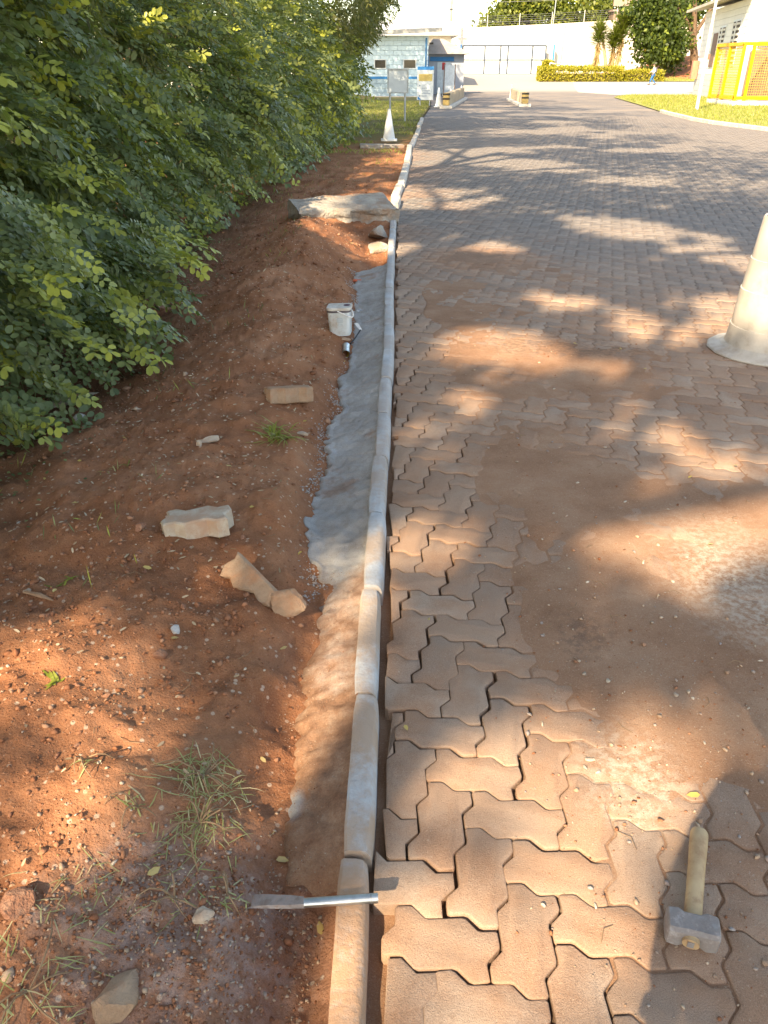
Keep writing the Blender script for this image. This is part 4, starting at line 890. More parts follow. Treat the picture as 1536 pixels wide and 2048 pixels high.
hp = cb + d * .193 + Vector((0, 0, .752)); mb.lathe([(.02, 0), (.02, .004), (.016, .0045)], 18, Matrix.Translation(hp - d * .002) @ d.to_track_quat('Z', 'Y').to_matrix().to_4x4()); mb.build('hole', simple('dark_hole', (.03, .02, .018)), cn)
def cone(px, py, h, label, mat, Y=None, stripe=None, r=.13):
    p = gpt(px, py) if Y is None else dpt(px, py, Y); root = empty('traffic_cone', p, label, 'traffic cone', None); T = Matrix.Translation(p)
    mb = MB(); mb.lathe([(r, .03), (r * .93, .05), (r * .6, h * .5), (.045, h * .9), (.032, h), (.02, h - .005)], 24, T, capb=False); b = mb.build('body', mat, root, True)
    mb = MB(); mb.prism(rrect(r * 2.5, r * 2.5, r * .3, 3), 0, .032, T); mb.build('base', mat, root)
    if stripe:
        mb = MB(); mb.lathe([(r * .82, h * .22), (r * .62, h * .48)], 24, T @ Matrix.Scale(1.03, 4), capb=False, capt=False); mb.build('band', stripe, b, True)
    return root
orange = simple('orange_band', (.62, .16, .08), None, 10, .5)
c_ = cone(778, 288, .66, 'white traffic cone standing on the flat concrete block', cw2, r=.15); c_.location.z = .075
for ch_ in c_.children: ch_.matrix_parent_inverse = Matrix.Translation((-c_.location.x, -c_.location.y, 0))
cone(877, 214, .78, 'white traffic cone left of the striped barrier, by the info sign', cw2, r=.17)
cone(901, 204, .62, 'white cone with red band behind the left barrier', cw2, stripe=orange)
cone(922, 196, .66, 'thin white cone at the far end of the left barrier', cw2, r=.1)
cone(1022, 197, .72, 'white cone at the far end of the right barrier', cw2, r=.12)

# gravel, crumbs and fallen leaves
def pebbles(name, x, y, zf, s, cols, seed, label, cat, lift=.3):
    rg = np.random.RandomState(seed); n = len(x); V0, F0 = I1
    var = [rock_verts(rg, I1, (1, 1, 1), 9, .16) for _ in range(12)]; VV = np.stack(var)[rg.randint(0, 12, n)]
    a = rg.uniform(0, 6.28, n); c, si = np.cos(a)[:, None], np.sin(a)[:, None]; sc = s[:, None, None] * rg.uniform(.5, 1.25, (n, 1, 3)) * np.array([1, .85, .65]); VV = VV * sc
    q = VV.copy(); VV[:, :, 0] = q[:, :, 0] * c - q[:, :, 1] * si; VV[:, :, 1] = q[:, :, 0] * si + q[:, :, 1] * c
    VV = VV + np.stack([x, y, zf + s * lift], 1)[:, None, :]
    F = (F0[None] + (np.arange(n) * len(V0))[:, None, None]).reshape(-1, 3)
    cl = np.array(cols)[rg.randint(0, len(cols), n)] * rg.uniform(.75, 1.15, (n, 1))
    return tag(npmesh(name, VV.reshape(-1, 3), F, M['pebble'], None, False, np.repeat(cl, len(V0), 0)), label, cat, kind='stuff')
REDS = [(.28, .125, .07), (.24, .10, .053), (.32, .16, .095), (.215, .088, .047), (.29, .135, .078), (.35, .20, .13)]
PALE = [(.40, .30, .215), (.36, .255, .18), (.34, .29, .25), (.44, .36, .28)]
rg = np.random.RandomState(77); n = 28000
y = .55 + rg.gamma(1.3, 1.7, n); x = rg.uniform(-2.0, -.14, n); dens = .22 + .8 * fbm(x, y, .4, 131, 3) + .35 * sstep(-.45, -.9, x) + .3 * np.exp(-((y - 1.0) / .35) ** 2) + .25 * np.exp(-((x + .30) / .06) ** 2)
k = (rg.rand(n) < dens) & (y < 11) & (x < mort_x(np.minimum(y, 7.1)) + .02 + .05 * (y < 1.9) * rg.rand(n)); x, y = x[k], y[k]; s = np.clip(.003 * rg.pareto(2.4, len(x)) + .0022, .002, .0135) * (1 + .12 * np.maximum(y - 3, 0)) * rg.uniform(.8, 1.2, len(x))
pebbles('earth_crumbs', x, y, earth_z(x, y), s, REDS * 7 + PALE[:1], 1, 'red crumbs and gravel strewn over the earth bank', 'gravel')
n = 600; y = .55 + rg.gamma(1.4, 1.8, n); x = rg.uniform(-1.9, -.2, n); k = (y < 10) & (x < mort_x(np.minimum(y, 7.1)) + .02); x, y = x[k], y[k]
pebbles('pale_gravel', x, y, earth_z(x, y), rg.uniform(.0025, .008, len(x)), PALE, 2, 'scattered pale pebbles on the earth bank', 'gravel')
n = 2400; x = rg.normal(-.42, .18, n); y = rg.normal(.93, .14, n); k = (x < -.13) & (y > .6); x, y = x[k], y[k]
pebbles('powder_gravel', x, y, earth_z(x, y), rg.uniform(.0018, .0075, len(x)), PALE + REDS, 3, 'grey and brown gravel in the powdery patch at lower left', 'gravel')
n = 9000; y = rg.uniform(3.6, 13, n); x = rg.uniform(-2.0, -.15, n); k = (rg.rand(n) < .45 + .5 * fbm(x, y, .6, 137, 3)) & (x < np.where(y < 7.1, mort_x(np.minimum(y, 7.1)), xk(y) - .05)); x, y = x[k], y[k]
pebbles('bank_rubble', x, y, earth_z(x, y), np.clip(.007 * rg.pareto(2.3, len(x)) + .005, .004, .032), REDS * 5 + PALE[:2], 6, 'stony crumbs covering the farther part of the bank', 'gravel', .1)
n = 1200; y = rg.uniform(.95, 2.3, n); x = rg.uniform(-.3, -.1, n); pebbles('mortar_grit', x, y, .034 - .075 * np.clip((xk(y) + .01 - x) / (xk(y) + .01 - mort_x(y)), 0, 1) ** .8, rg.uniform(.001, .003, n), REDS[:3] + PALE, 7, 'fine grit on the brown near part of the mortar', 'gravel', .0)
# crumbs of mortar along the mortar's ragged edge
n = 2200; y = rg.uniform(2.12, 7.1, n); k = (fbm(y, y * 0, .5, 141, 2) > -.1); y = y[k]; x = mort_x(y) + .03 * fbm(y, y * 0, .22, 50, 4) + rg.normal(-.004, .012, len(y)) - rg.exponential(.012, len(y))
pebbles('mortar_crumbs', x, y, np.maximum(earth_z(x, y), -.06), rg.uniform(.002, .008, len(x)), [(.40, .385, .365), (.34, .315, .29), (.46, .45, .44)], 4, 'pale crumbs of mortar along the edge of the mortar strip', 'mortar crumbs')
n = 15000; y = .6 + rg.gamma(1.5, 1.5, n); x = xk(y) + .45 + rg.gamma(1.4, .6, n) - .1; d = dust_z(x, y); cl = np.exp(-(((x - 1.15) / .5) ** 2 + ((y - 1.35) / .5) ** 2)) + np.exp(-(((x - 1.3) / .7) ** 2 + ((y - 4.9) / .35) ** 2)) + .6 * np.exp(-(((x - .6) / .1) ** 2 + ((y - 1.85) / .12) ** 2)) + .5 * np.exp(-(((x - .62) / .12) ** 2 + ((y - 1.3) / .15) ** 2))
k = (rg.rand(n) < .16 + .14 * fbm(x, y, .5, 151, 2) + .7 * cl + 20 * np.maximum(d, 0)) & (y < 12); x, y, d = x[k], y[k], d[k]; s = np.clip(.0022 * rg.pareto(2.4, len(x)) + .0014, .001, .010)
pebbles('road_gravel', x, y, np.maximum(d, 0.0), s, REDS + PALE * 2 + [(.30, .28, .27)], 5, 'fine gravel and grit strewn over the dusty pavers', 'gravel')
def stones(n, seed, fx, label, group, mat, smin, smax, cat='stone', name='stone'):
    rg = np.random.RandomState(seed); base = [npmesh(name, rock_verts(rg, I2, (1, .8, .62), 16, .05), I2[1], M[mat], None, False, link=False) for _ in range(4)]
    for k in range(n):
        x, y, z = fx(rg); o = base[k % 4].copy(); COL.objects.link(o); s = rg.uniform(smin, smax)
        o.location = (x, y, z + s * .12); o.scale = (s, s * rg.uniform(.6, 1), s * rg.uniform(.55, .95)); o.rotation_euler = (rg.uniform(-.4, .4), rg.uniform(-.4, .4), rg.uniform(0, 6.28)); tag(o, label, cat, group)
    for b in base: bpy.data.objects.remove(b)
def fbank(rg):
    y = .7 + rg.gamma(1.6, 1.3); x = -.35 - rg.uniform(0, 1) ** .7 * min(1.5, .35 + .36 * y); return x, y, float(earth_z(x, y))
stones(52, 301, fbank, 'red brown earth clod loose on the bank', 'loose red clods on the bank', 'stone_red', .009, .022, 'clod', 'earth_clod')
stones(34, 302, fbank, 'small pale stone loose on the red bank', 'pale stones on the bank', 'stone_pale', .007, .016)
SP = [(1190, 1812, .009), (1345, 1163, .012), (1408, 1490, .013), (1107, 1028, .012), (1133, 1034, .014), (1175, 1168, .013), (1287, 1126, .014), (1078, 726, .022), (1108, 778, .02), (1140, 785, .015), (1340, 1010, .02), (1215, 1365, .013), (1336, 1020, .012), (1317, 1090, .011), (1468, 1160, .012), (1384, 1402, .01), (1180, 1520, .012), (1195, 1545, .012), (1170, 1535, .009), (1275, 806, .02), (1395, 1650, .006), (1155, 968, .012), (1250, 1005, .012), (1210, 895, .014), (1520, 1325, .014), (1495, 1420, .012), (1085, 1450, .008), (1350, 1395, .009)]
_sp = iter(SP)
def froad(rg):
    px, py, s = next(_sp); p = gpt(px, py); return p.x, p.y, max(0, float(dust_z(p.x, p.y)))
stones(len(SP), 303, froad, 'whitish pebble loose on the dusty pavers', 'whitish pebbles on the road', 'stone_pale', .008, .015, 'pebble', 'pebble')
def fallen(n, seed, f, label, group):
    rg = np.random.RandomState(seed); 
    for k in range(n):
        x, y, z = f(rg); L = rg.uniform(.018, .032); V, F, q = leaves(np.array([[-L / 2, 0, 0]]), np.array([[1., 0, .1]]), np.array([[0, 0, 1.]]), L, L * .55)
        V[:, 2] += rg.uniform(0, .006, len(V)); o = npmesh('fallen_leaf', V, F, M['yellow_leaf'], None, True, np.full((6, 3), 0) + np.array([rg.rand(), rg.rand() * .6, 0]))
        o.location = (x, y, z + .005); o.rotation_euler = (rg.uniform(-.3, .3), rg.uniform(-.3, .3), rg.uniform(0, 6.28)); tag(o, label, 'leaf', group)
LP = iter([(458, 936), (505, 1018), (325, 1050), (440, 1078), (585, 1655), (527, 1523), (565, 1725), (308, 1748), (350, 1280), (295, 1140), (110, 1185), (600, 1110), (690, 725), (610, 845), (568, 1300), (640, 1860), (160, 925), (90, 960), (250, 880), (150, 1010)])
def fl1(rg): p = ept(*next(LP)); return p.x, p.y, p.z
fallen(20, 401, fl1, 'fallen yellow leaf on the earth bank', 'yellow leaves on the bank')
LQ = iter([(858, 1243), (812, 1462), (1380, 958), (1420, 1093), (1385, 1595), (1470, 935), (1240, 700), (1150, 690), (1290, 740)])
def fl2(rg): p = gpt(*next(LQ)); return p.x, p.y, max(.001, float(dust_z(p.x, p.y)))
fallen(9, 402, fl2, 'fallen yellow leaf on the paving', 'yellow leaves on the paving')
rg = np.random.RandomState(6); mb = MB()
for k in range(130):
    x, y = rg.uniform(-1.3, 1.6), .7 + rg.gamma(1.5, 1.3)
    if -.32 < x < .45: continue
    z = float(earth_z(x, y)) if x < 0 else max(0, float(dust_z(x, y))); a = rg.uniform(0, 6.28); l = rg.uniform(.02, .06)
    mb.tube([(x, y, z + .004), (x + math.cos(a) * l * .5, y + math.sin(a) * l * .5, z + .008), (x + math.cos(a + .4) * l, y + math.sin(a + .4) * l, z + .005)], .0011, 4)
tag(mb.build('straw_bits', M['twig']), 'bits of straw and twig littering earth and paving', 'straw', kind='stuff')
# ------------------------------------------------------------------ background: signs, barriers, guard house
galv = simple('galvanised', (.42, .44, .45), (.34, .36, .37), 10, .5, metal=.5)
def post(mb, x, y, z0, z1, r, n=8): mb.tube([(x, y, z0), (x, y, z1)], r, n)
Yb = 28.8; a = dpt(776, 137, Yb); b = dpt(812, 186, Yb); nb = empty('notice_board', (a.x, Yb, 0), 'blank grey notice board on two steel posts', 'notice board')
for x in (a.x + .07, b.x - .03): mb = MB(); post(mb, x, Yb, -.1, a.z - .03, .032); mb.build('post', galv, nb, True)
mb = MB(); mb.b3((a.x + .02, Yb - .045, b.z + .03), (b.x + .03, Yb - .035, a.z - .05)); mb.build('panel', simple('blank_panel', (.60, .64, .66), (.54, .58, .6), 3, .5), nb)
for q in (((a.x - .02, Yb - .06, a.z - .05), (b.x + .08, Yb + .1, a.z)), ((a.x - .02, Yb - .06, b.z - .01), (b.x + .08, Yb - .02, b.z + .03)), ((a.x - .02, Yb - .06, b.z + .03), (a.x + .02, Yb + .1, a.z - .05)), ((b.x + .03, Yb - .06, b.z + .03), (b.x + .08, Yb + .1, a.z - .05))):
    MB().b3(*q).build('frame_bar', galv, nb)
Yb = 40.5; a = dpt(835, 133, Yb); b = dpt(866, 200, Yb); sg = empty('info_sign', (a.x, Yb, 0), 'white information sign with blue header and yellow text panel', 'sign')
for x in (a.x + .15, b.x - .15): mb = MB(); post(mb, x, Yb + .04, -.1, a.z - .1, .03); mb.build('post', galv, sg, True)
W_, H_ = b.x - a.x, a.z - b.z; P_ = lambda u0, v0, u1, v1, d: ((a.x + u0 * W_, Yb - d, a.z - v1 * H_), (a.x + u1 * W_, Yb - d + .012, a.z - v0 * H_))
brd = MB().b3((a.x, Yb - .01, b.z), (b.x, Yb + .02, a.z)).build('board', simple('sign_white', (.56, .60, .62), (.5, .54, .57), 2, .5), sg)
sblue = simple('sign_blue', (.03, .22, .52), None, 3, .5); syel = simple('sign_yellow', (.60, .46, .16), None, 3, .5); sdark = simple('sign_ink', (.14, .20, .30), None, 3, .5); syd = simple('sign_brown_ink', (.40, .27, .08), None, 3, .5)
MB().b3(*P_(0, 0, 1, .10, .018)).build('header', sblue, sg); MB().b3(*P_(.10, .22, .92, .43, .018)).build('yellow_panel', syel, sg)
mb = MB(); x0, z0 = a.x + .04 * W_, b.z + .01 * H_; mb.add([(x0, Yb - .012, z0), (x0 + .22 * W_, Yb - .012, z0), (x0 + .06 * W_, Yb - .012, z0 + .09 * H_), (x0, Yb - .012, z0 + .09 * H_)], [(0, 1, 2, 3)]); mb.build('blue_corner', sblue, sg)
mb = MB()
for k, (u, v) in enumerate([(.8, .255), (.72, .29), (.78, .325), (.74, .36), (.6, .395)]): mb.b3(*P_(.2, v, u, v + .012, .021))
tag(mb.build('yellow_text', syd, sg), kind='stuff')
mb = MB()
for k, (u, v) in enumerate([(.58, .54), (.62, .60), (.6, .65), (.8, .70), (.7, .75), (.82, .80), (.6, .87)]): mb.b3(*P_(.28, v, u, v + .014, .018))
mb.b3(*P_(.12, .55, .2, .58, .018)); mb.b3(*P_(.12, .86, .2, .89, .018)); tag(mb.build('list_text', sdark, sg), kind='stuff')
# ribbed barriers with striped ends
conc = simple('barrier_concrete', (.46, .38, .28), (.36, .29, .21), 2, .9, .01, 20); yel = simple('barrier_yellow', (.42, .29, .10), None, 4, .7, dirt=(.35, .27, .15)); blk = simple('barrier_black', (.04, .035, .03)); wht = simple('white_kerb_paint', (.62, .58, .52), None, 4, .8, dirt=(.4, .35, .28))
def barrier(p0, p1, h, label):
    p0 = Vector(p0); p1 = Vector(p1); d = (p1 - p0); L = d.length; dn = d.normalized(); rz = math.atan2(d.y, d.x); root = empty('road_barrier', p0, label, 'barrier')
    MB().box(p0.lerp(p1, .5) + Vector((0, 0, .05)), (L + .5, .55, .12), rz).build('base_kerb', wht, root, bevel=.02)
    MB().box(p0.lerp(p1, .52) + Vector((0, 0, .11 + h * .42)), (L * .93, .12, h * .84), rz).build('core', conc, root)
    n = int(L / .28)
    for k in range(n): MB().box(p0.lerp(p1, .05 + .93 * k / n) + Vector((0, 0, .11 + h * .45)), (.15, .22, h * .9), rz).build('rib', conc, root, bevel=.02, seg=1)
    e = MB().box(p0 + Vector((0, 0, .11 + h * .45)), (.26, .3, h * .9), rz).build('end_block', yel, root, bevel=.04)
    for k in (.48, .8): MB().box(p0 + Vector((0, 0, .11 + h * k)), (.275, .315, h * .14), rz).build('stripe', blk, e)
barrier((2.75, 38.5, 0), (4.45, 49.5, 0), .55, 'ribbed concrete barrier with striped yellow end, left of the lane')
barrier((6.55, 40.5, 0), (7.1, 48.5, 0), .52, 'ribbed concrete barrier with striped yellow end, right of the lane')
# guard house
GY = 53.0; gl, gr = -3.2, 2.62; GH = 3.18
gh = empty('guard_house', (0, GY, 0), 'pale blue block guard house with a blue stripe and slab roof', 'building')
bw = simple('block_pale_blue', (.54, .67, .74), (.49, .62, .70), 1.5, .75); bl = simple('block_grey_blue', (.34, .44, .50), (.29, .38, .44), 1.5, .75); bst = simple('stripe_blue', (.03, .20, .46), None, 2, .6); jn = simple('block_joint', (.42, .54, .61))
cnc = simple('roof_concrete', (.42, .41, .39), (.34, .33, .31), 1.5, .85); glassd = simple('dark_glass', (.02, .022, .025), None, 2, .15, spec=.6); wfr = simple('window_frame_white', (.7, .74, .76))
MB().b3((gl, GY + .03, -.1), (gr, GY + 7, GH)).build('wall_core', jn, gh)
wx = [dpt(750, 128, GY).x, dpt(771, 128, GY).x, dpt(808, 128, GY).x, dpt(831, 128, GY).x]; wz0, wz1 = dpt(0, 136, GY).z, dpt(0, 120, GY).z
ch_ = .245; cwid = .50; blockm = {}
for r in range(13):
    z0 = r * ch_; off = -cwid * .5 if r % 2 else 0; x = gl + off
    while x < gr - .02:
        x0, x1 = max(x, gl), min(x + cwid, gr); x += cwid
        if x1 - x0 < .06: continue
        zc = z0 + ch_ / 2
        if any(wa - .02 < (x0 + x1) / 2 < wb + .02 and wz0 - .02 < zc < wz1 + .02 for wa, wb in ((wx[0], wx[1]), (wx[2], wx[3]))): continue
        key = (round(x1 - x0, 3), r < 4)
        if key not in blockm:
            o = MB().box((0, 0, 0), (x1 - x0 - .012, .05, ch_ - .012)).build('block', bl if r < 4 else bw, None, bevel=.006, seg=1); blockm[key] = o.data
        else: o = bpy.data.objects.new('block', blockm[key]); COL.objects.link(o)
        o.parent = gh; o.matrix_parent_inverse = Matrix.Translation((0, -GY, 0)); o.location = ((x0 + x1) / 2, GY + .012, zc)
MB().b3((gl, GY - .022, 4 * ch_ - .0), (gr, GY - .016, 4 * ch_ + .13)).build('stripe', bst, gh)
for wa, wb in ((wx[0], wx[1]), (wx[2], wx[3])):
    w = MB().b3((wa - .05, GY - .03, wz0 - .05), (wb + .05, GY + .012, wz1 + .05)).build('window', wfr, gh); MB().b3((wa, GY - .034, wz0), (wb, GY - .0305, wz1)).build('pane', glassd, w)
MB().b3((gl - .2, GY - .35, -.1), (gr + .1, GY + .0, .07)).build('plinth', simple('plinth', (.46, .40, .33), (.36, .3, .24), 1.2, .9, .02, 6), gh, bevel=.02)
mb = MB(); V = [(gl - .6, GY - .75, GH - .12), (gr + .75, GY - .75, GH + .18), (gr + .75, GY + 7.6, GH + .5), (gl - .6, GY + 7.6, GH + .2)]; V += [(x, y, z + .22) for x, y, z in V]
mb.add(V, [(3, 2, 1, 0), (4, 5, 6, 7), (0, 1, 5, 4), (1, 2, 6, 5), (2, 3, 7, 6), (3, 0, 4, 7)]); mb.build('roof', cnc, gh, bevel=.02)
mb = MB(); post(mb, gr - .14, GY - .07, .3, GH - .1, .04); mb.build('downpipe', bst, gh, True)
MB().b3((gr + .05, GY - .1, 2.75), (gr + .28, GY + .1, 2.85)).build('lamp', simple('black_lamp', (.03, .03, .03)), gh)
MB().b3((gr + .004, GY + .5, .05), (gr + .06, GY + 1.5, 2.15)).build('door', bst, gh)
# gate booth behind the guard house
bo = empty('gate_booth', (4.3, 60, 0), 'small grey booth with tiled roof behind the guard house', 'building')
MB().b3((3.0, 60, 0), (5.4, 63, 2.35)).build('wall', simple('booth_grey', (.33, .36, .42), (.28, .31, .36), 1, .8), bo)
mb = MB(); mb.add([(2.7, 59.4, 2.36), (5.8, 59.4, 2.36), (5.8, 63.5, 2.36), (2.7, 63.5, 2.36), (3.3, 60.8, 3.25), (4.0, 60.8, 3.25), (4.0, 62, 3.25), (3.3, 62, 3.25)], [(3, 2, 1, 0), (4, 5, 6, 7), (0, 1, 5, 4), (1, 2, 6, 5), (2, 3, 7, 6), (3, 0, 4, 7)]); mb.build('roof', simple('booth_roof', (.36, .31, .27), (.28, .24, .21), 2, .85), bo)
MB().b3((3.1, 59.93, 1.95), (4.7, 59.985, 2.2)).build('sign_band', bst, bo)
MB().b3((3.6, 59.95, .05), (4.5, 59.99, 1.9)).build('door', simple('booth_door', (.55, .62, .66)), bo)
ex = empty('fire_extinguisher', (3.75, 56, .9), 'red and white extinguisher box on a pole by the booth', 'extinguisher'); MB().b3((3.66, 55.92, 1.45), (3.86, 56.08, 1.85)).build('case', simple('red_case', (.45, .05, .05)), ex); mb = MB(); post(mb, 3.76, 56, 0, 1.45, .04); mb.build('pole', wfr, ex)
bdx = empty('barrier_panel', (4.0, 55.5, 0), 'thin framed white panel standing before the booth', 'panel')
for x in (3.78, 4.46): mb = MB(); post(mb, x, 55.5, 0, 1.75, .03); mb.build('post', simple('brown_post', (.30, .22, .18)), bdx)
MB().b3((3.82, 55.48, .35), (4.42, 55.52, 1.7)).build('panel', simple('pale_panel', (.6, .66, .70)), bdx)
# large white building behind on the left
wb_ = empty('warehouse', (-4, 76, 0), 'big white building with a low roof behind the guard house', 'building')
MB().b3((-22, 76, 0), (5.6, 90, 3.9)).build('wall', simple('warehouse_white', (.74, .70, .64), (.68, .63, .57), .5, .8), wb_)
mb = MB(); mb.add([(-23, 75, 3.9), (6.3, 75, 3.9), (6.3, 91, 3.9), (-23, 91, 3.9), (-23, 83, 5.2), (6.3, 83, 5.2)], [(0, 1, 5, 4), (3, 4, 5, 2), (0, 4, 3), (1, 2, 5), (0, 3, 2, 1)]); mb.build('roof', simple('warehouse_roof', (.50, .50, .50), (.42, .42, .42), 1, .7), wb_)
# perimeter wall, gate, pole, wires
WY = 102.0; wt = far_z(WY); pw = empty('perimeter_wall', (20, WY, float(wt)), 'tall white perimeter wall across the far end', 'wall')
wmat = simple('limewash', (.56, .53, .48), (.50, .47, .42), .35, .85, dirt=(.60, .52, .43), dscale=.9)
tops = [(-30, 5.3), (8.6, 5.45), (19.5, 5.85), (26, 6.2), (48, 6.6)]
for (x0, z0), (x1, z1) in zip(tops[:-1], tops[1:]):
    mb = MB(); V = [(x0, WY, 0), (x1 - .02, WY, 0), (x1 - .02, WY, z1), (x0, WY, z0)]; V += [(x, y + .25, z) for x, y, z in V]
    mb.add(V, [(0, 1, 2, 3), (7, 6, 5, 4), (0, 4, 5, 1), (1, 5, 6, 2), (2, 6, 7, 3), (3, 7, 4, 0)]); mb.build('wall_panel', wmat, pw)
thin = simple('thin_wire', (.16, .16, .17)); wpost = simple('fence_post', (.62, .60, .57))
for x in np.arange(-10, 46, 3.6):
    z = float(np.interp(x, [t_[0] for t_ in tops], [t_[1] for t_ in tops])); mb = MB(); mb.tube([(x, WY + .12, z), (x, WY + .12, z + 1.15)], .035, 5); mb.build('fence_post', wpost, pw)
for q in range(5):
    mb = MB(); mb.tube([(x, WY + .1, z + .2 + .2 * q) for x, z in tops], .012, 4); mb.build('fence_wire', thin, pw)
gt = empty('sliding_gate', (14, 101, float(far_z(101))), 'wide white panelled sliding gate framed in grey steel', 'gate')
gx0, gx1 = dpt(925, 120, 101).x, dpt(1090, 120, 101).x; gz0, gz1 = dpt(0, 148, 101).z, dpt(0, 93, 101).z + .1
cols = [0, .265, .455, .545, .84, 1.0]; gp = simple('gate_panel', (.76, .74, .70), (.70, .68, .63), .6, .6); gf = simple('gate_frame', (.05, .07, .10), None, 2, .6)
for c0_, c1_ in zip(cols[:-1], cols[1:]):
    for r0, r1 in ((0, .5), (.5, 1)): MB().b3((gx0 + (gx1 - gx0) * c0_ + .04, 101, gz0 + (gz1 - gz0) * r0 + .04), (gx0 + (gx1 - gx0) * c1_ - .04, 101.03, gz0 + (gz1 - gz0) * r1 - .04)).build('panel', gp, gt)
for c_ in cols: x = gx0 + (gx1 - gx0) * c_; MB().b3((x - .085, 100.96, gz0), (x + .085, 101.05, gz1)).build('upright', gf, gt)
for r_ in (0, .5, 1): z = gz0 + (gz1 - gz0) * r_; MB().b3((gx0, 100.95, z - .06), (gx1, 101.055, z + .06)).build('rail', gf, gt)
for x, w_, m_ in ((gx0 - .25, .14, sblue), (gx0 - .8, .3, wmat), (gx1 + .9, .12, sblue)): tag(MB().b3((x - w_ / 2, 100.7, .3), (x + w_ / 2, 101.2, gz1 + .1)).build('gate_post', m_), {0.14: 'blue steel gate post at the left end of the sliding gate', .3: 'white rendered gate pillar left of the blue post', .12: 'blue steel gate post at the right end of the sliding gate'}[w_], 'post')
pg = empty('side_gate', (gx0 - 1.5, 101, 1), 'narrow white pedestrian gate left of the sliding gate', 'gate'); MB().b3((gx0 - 2.0, 101, gz0), (gx0 - 1.1, 101.03, gz1)).build('panel', gp, pg); MB().b3((gx0 - 2.05, 100.97, gz0), (gx0 - 2.0, 101.05, gz1)).build('frame', gf, pg); MB().b3((gx0 - 1.1, 100.97, gz0), (gx0 - 1.05, 101.05, gz1)).build('frame', gf, pg)
up_ = dpt(900, 95, 99); pl = empty('utility_pole', (up_.x, 99, 0.8), 'tall concrete utility pole carrying wires behind the gate', 'pole'); mb = MB(); mb.tube([(up_.x, 99, .5), (up_.x, 99, 12)], [.17, .11], 10); mb.build('shaft', simple('pole_concrete', (.36, .27, .23), None, 1, .8), pl, True)
for z in (7.0, 5.2): MB().b3((up_.x - .5, 98.8, z), (up_.x + .5, 98.95, z + .09)).build('crossarm', gf, pl)
def wire(a, b, sag, label, r=.02):
    a = Vector(a); b = Vector(b); mb = MB(); mb.tube([a.lerp(b, t_ / 10) - Vector((0, 0, sag * 4 * (t_ / 10) * (1 - t_ / 10))) for t_ in range(11)], r, 4); tag(mb.build('power_line', thin), label, 'wire')
wire((up_.x, 98.8, 7.6), (40, 100, 9.2), .3, 'upper wire running right from the utility pole')
wire((up_.x, 98.8, 5.9), (22, 108, 6.6), .15, 'lower wire running right from the utility pole', .03)
wire((up_.x, 98.8, 7.1), (-12, 92, 5.6), .5, 'upper wire running left from the utility pole')
wire((up_.x, 98.8, 5.6), (-12, 92, 4.6), .5, 'lower wire running left from the utility pole', .03)
mb = MB(); x = dpt(1113, 0, 98).x; mb.tube([(x - .3, 98, .8), (x, 98, 9)], .05, 6); tag(mb.build('thin_pole', galv), 'thin grey pole just right of the sliding gate', 'pole')
# trees and roof beyond the wall
def clump_crown(cs, rad, per, L, W, y=.0):
    def f(bag, rg):
        for (c, r, k) in cs:
            u = nrmz(rg.normal(0, 1, (k, 3))) * (rg.rand(k, 1) ** .35); Cc = np.array(c) + u * np.array(r); hue = rg.uniform(0, 1, k)
            P = np.repeat(Cc, per, 0) + rg.normal(0, rad, (k * per, 3)); n = len(P); cl = tint(rg, n, 0, .5, (rg.rand(n) < y) * 1.0); cl[:, 0] += np.repeat(hue, per) * .5
            bag.add(P, rg.normal(0, 1, (n, 3)) - UP * .3, rg.normal(0, 1, (n, 3)) + UP * .6 + np.array([-.2, -.7, 0]), L * rg.uniform(.6, 1.2, n), W, cl, False)
    return f
limb_tree('broad_tree', (20, 118, 1), (20, 118, 8), [(.5, (15, 117, 6), .15), (.6, (24, 118, 8), .15)], 'sunlit yellow-green tree mass beyond the white wall', None, clump_crown([((15.0, 117, 5.0), (2.8, 2.5, 3.0), 110), ((17.5, 118, 8.5), (2.8, 2.5, 3.0), 90), ((20.5, 118, 6.5), (4.2, 3, 4.2), 170), ((25, 117, 6.2), (3.4, 2.5, 4.2), 130), ((29, 118, 6), (3, 2.5, 4), 100)], .5, 34, .55, .34, .15), 61, M['leaf_far'], .3)
rf = empty('brown_shed', (33, 114, 1), 'brown corrugated shed rising above the white wall', 'building')
mb = MB()
for k in range(46): x = 28.6 + k * .2; mb.b3((x, 113.9 + .06 * (k % 2), 3), (x + .2, 114.2, 7.6))
MB().b3((28.6, 114.2, 1), (37.8, 118, 7.6)).build('wall', simple('shed_core', (.22, .15, .11)), rf); tag(mb.build('corrugated_cladding', simple('shed_brown', (.32, .22, .16), (.25, .17, .12), .8, .7), rf), kind='stuff')
mb = MB(); mb.b3((28.4, 113.7, 7.65), (38, 118.2, 7.85)); mb.b3((28.4, 113.75, 8.2), (38, 114, 12)); mb.build('roof', simple('shed_roof', (.30, .22, .18), None, 1, .7), rf)
TY = 90.0; tb = dpt(1392, 140, TY)
def bigtree(bag, rg):
    A = [dpt(px, py, TY + dy) for px, py, dy in ((1300, 55, 0), (1340, 30, 0), (1335, 80, -1), (1285, 30, 1), (1362, 30, 3), (1310, 98, 0), (1340, 100, 1), (1385, 0, 3), (1310, 0, 0))]
    clump_crown([((p.x, p.y, p.z), (2.1, 2.2, 1.6), 58) for p in A], .42, 26, .42, .26, .12)(bag, rg)
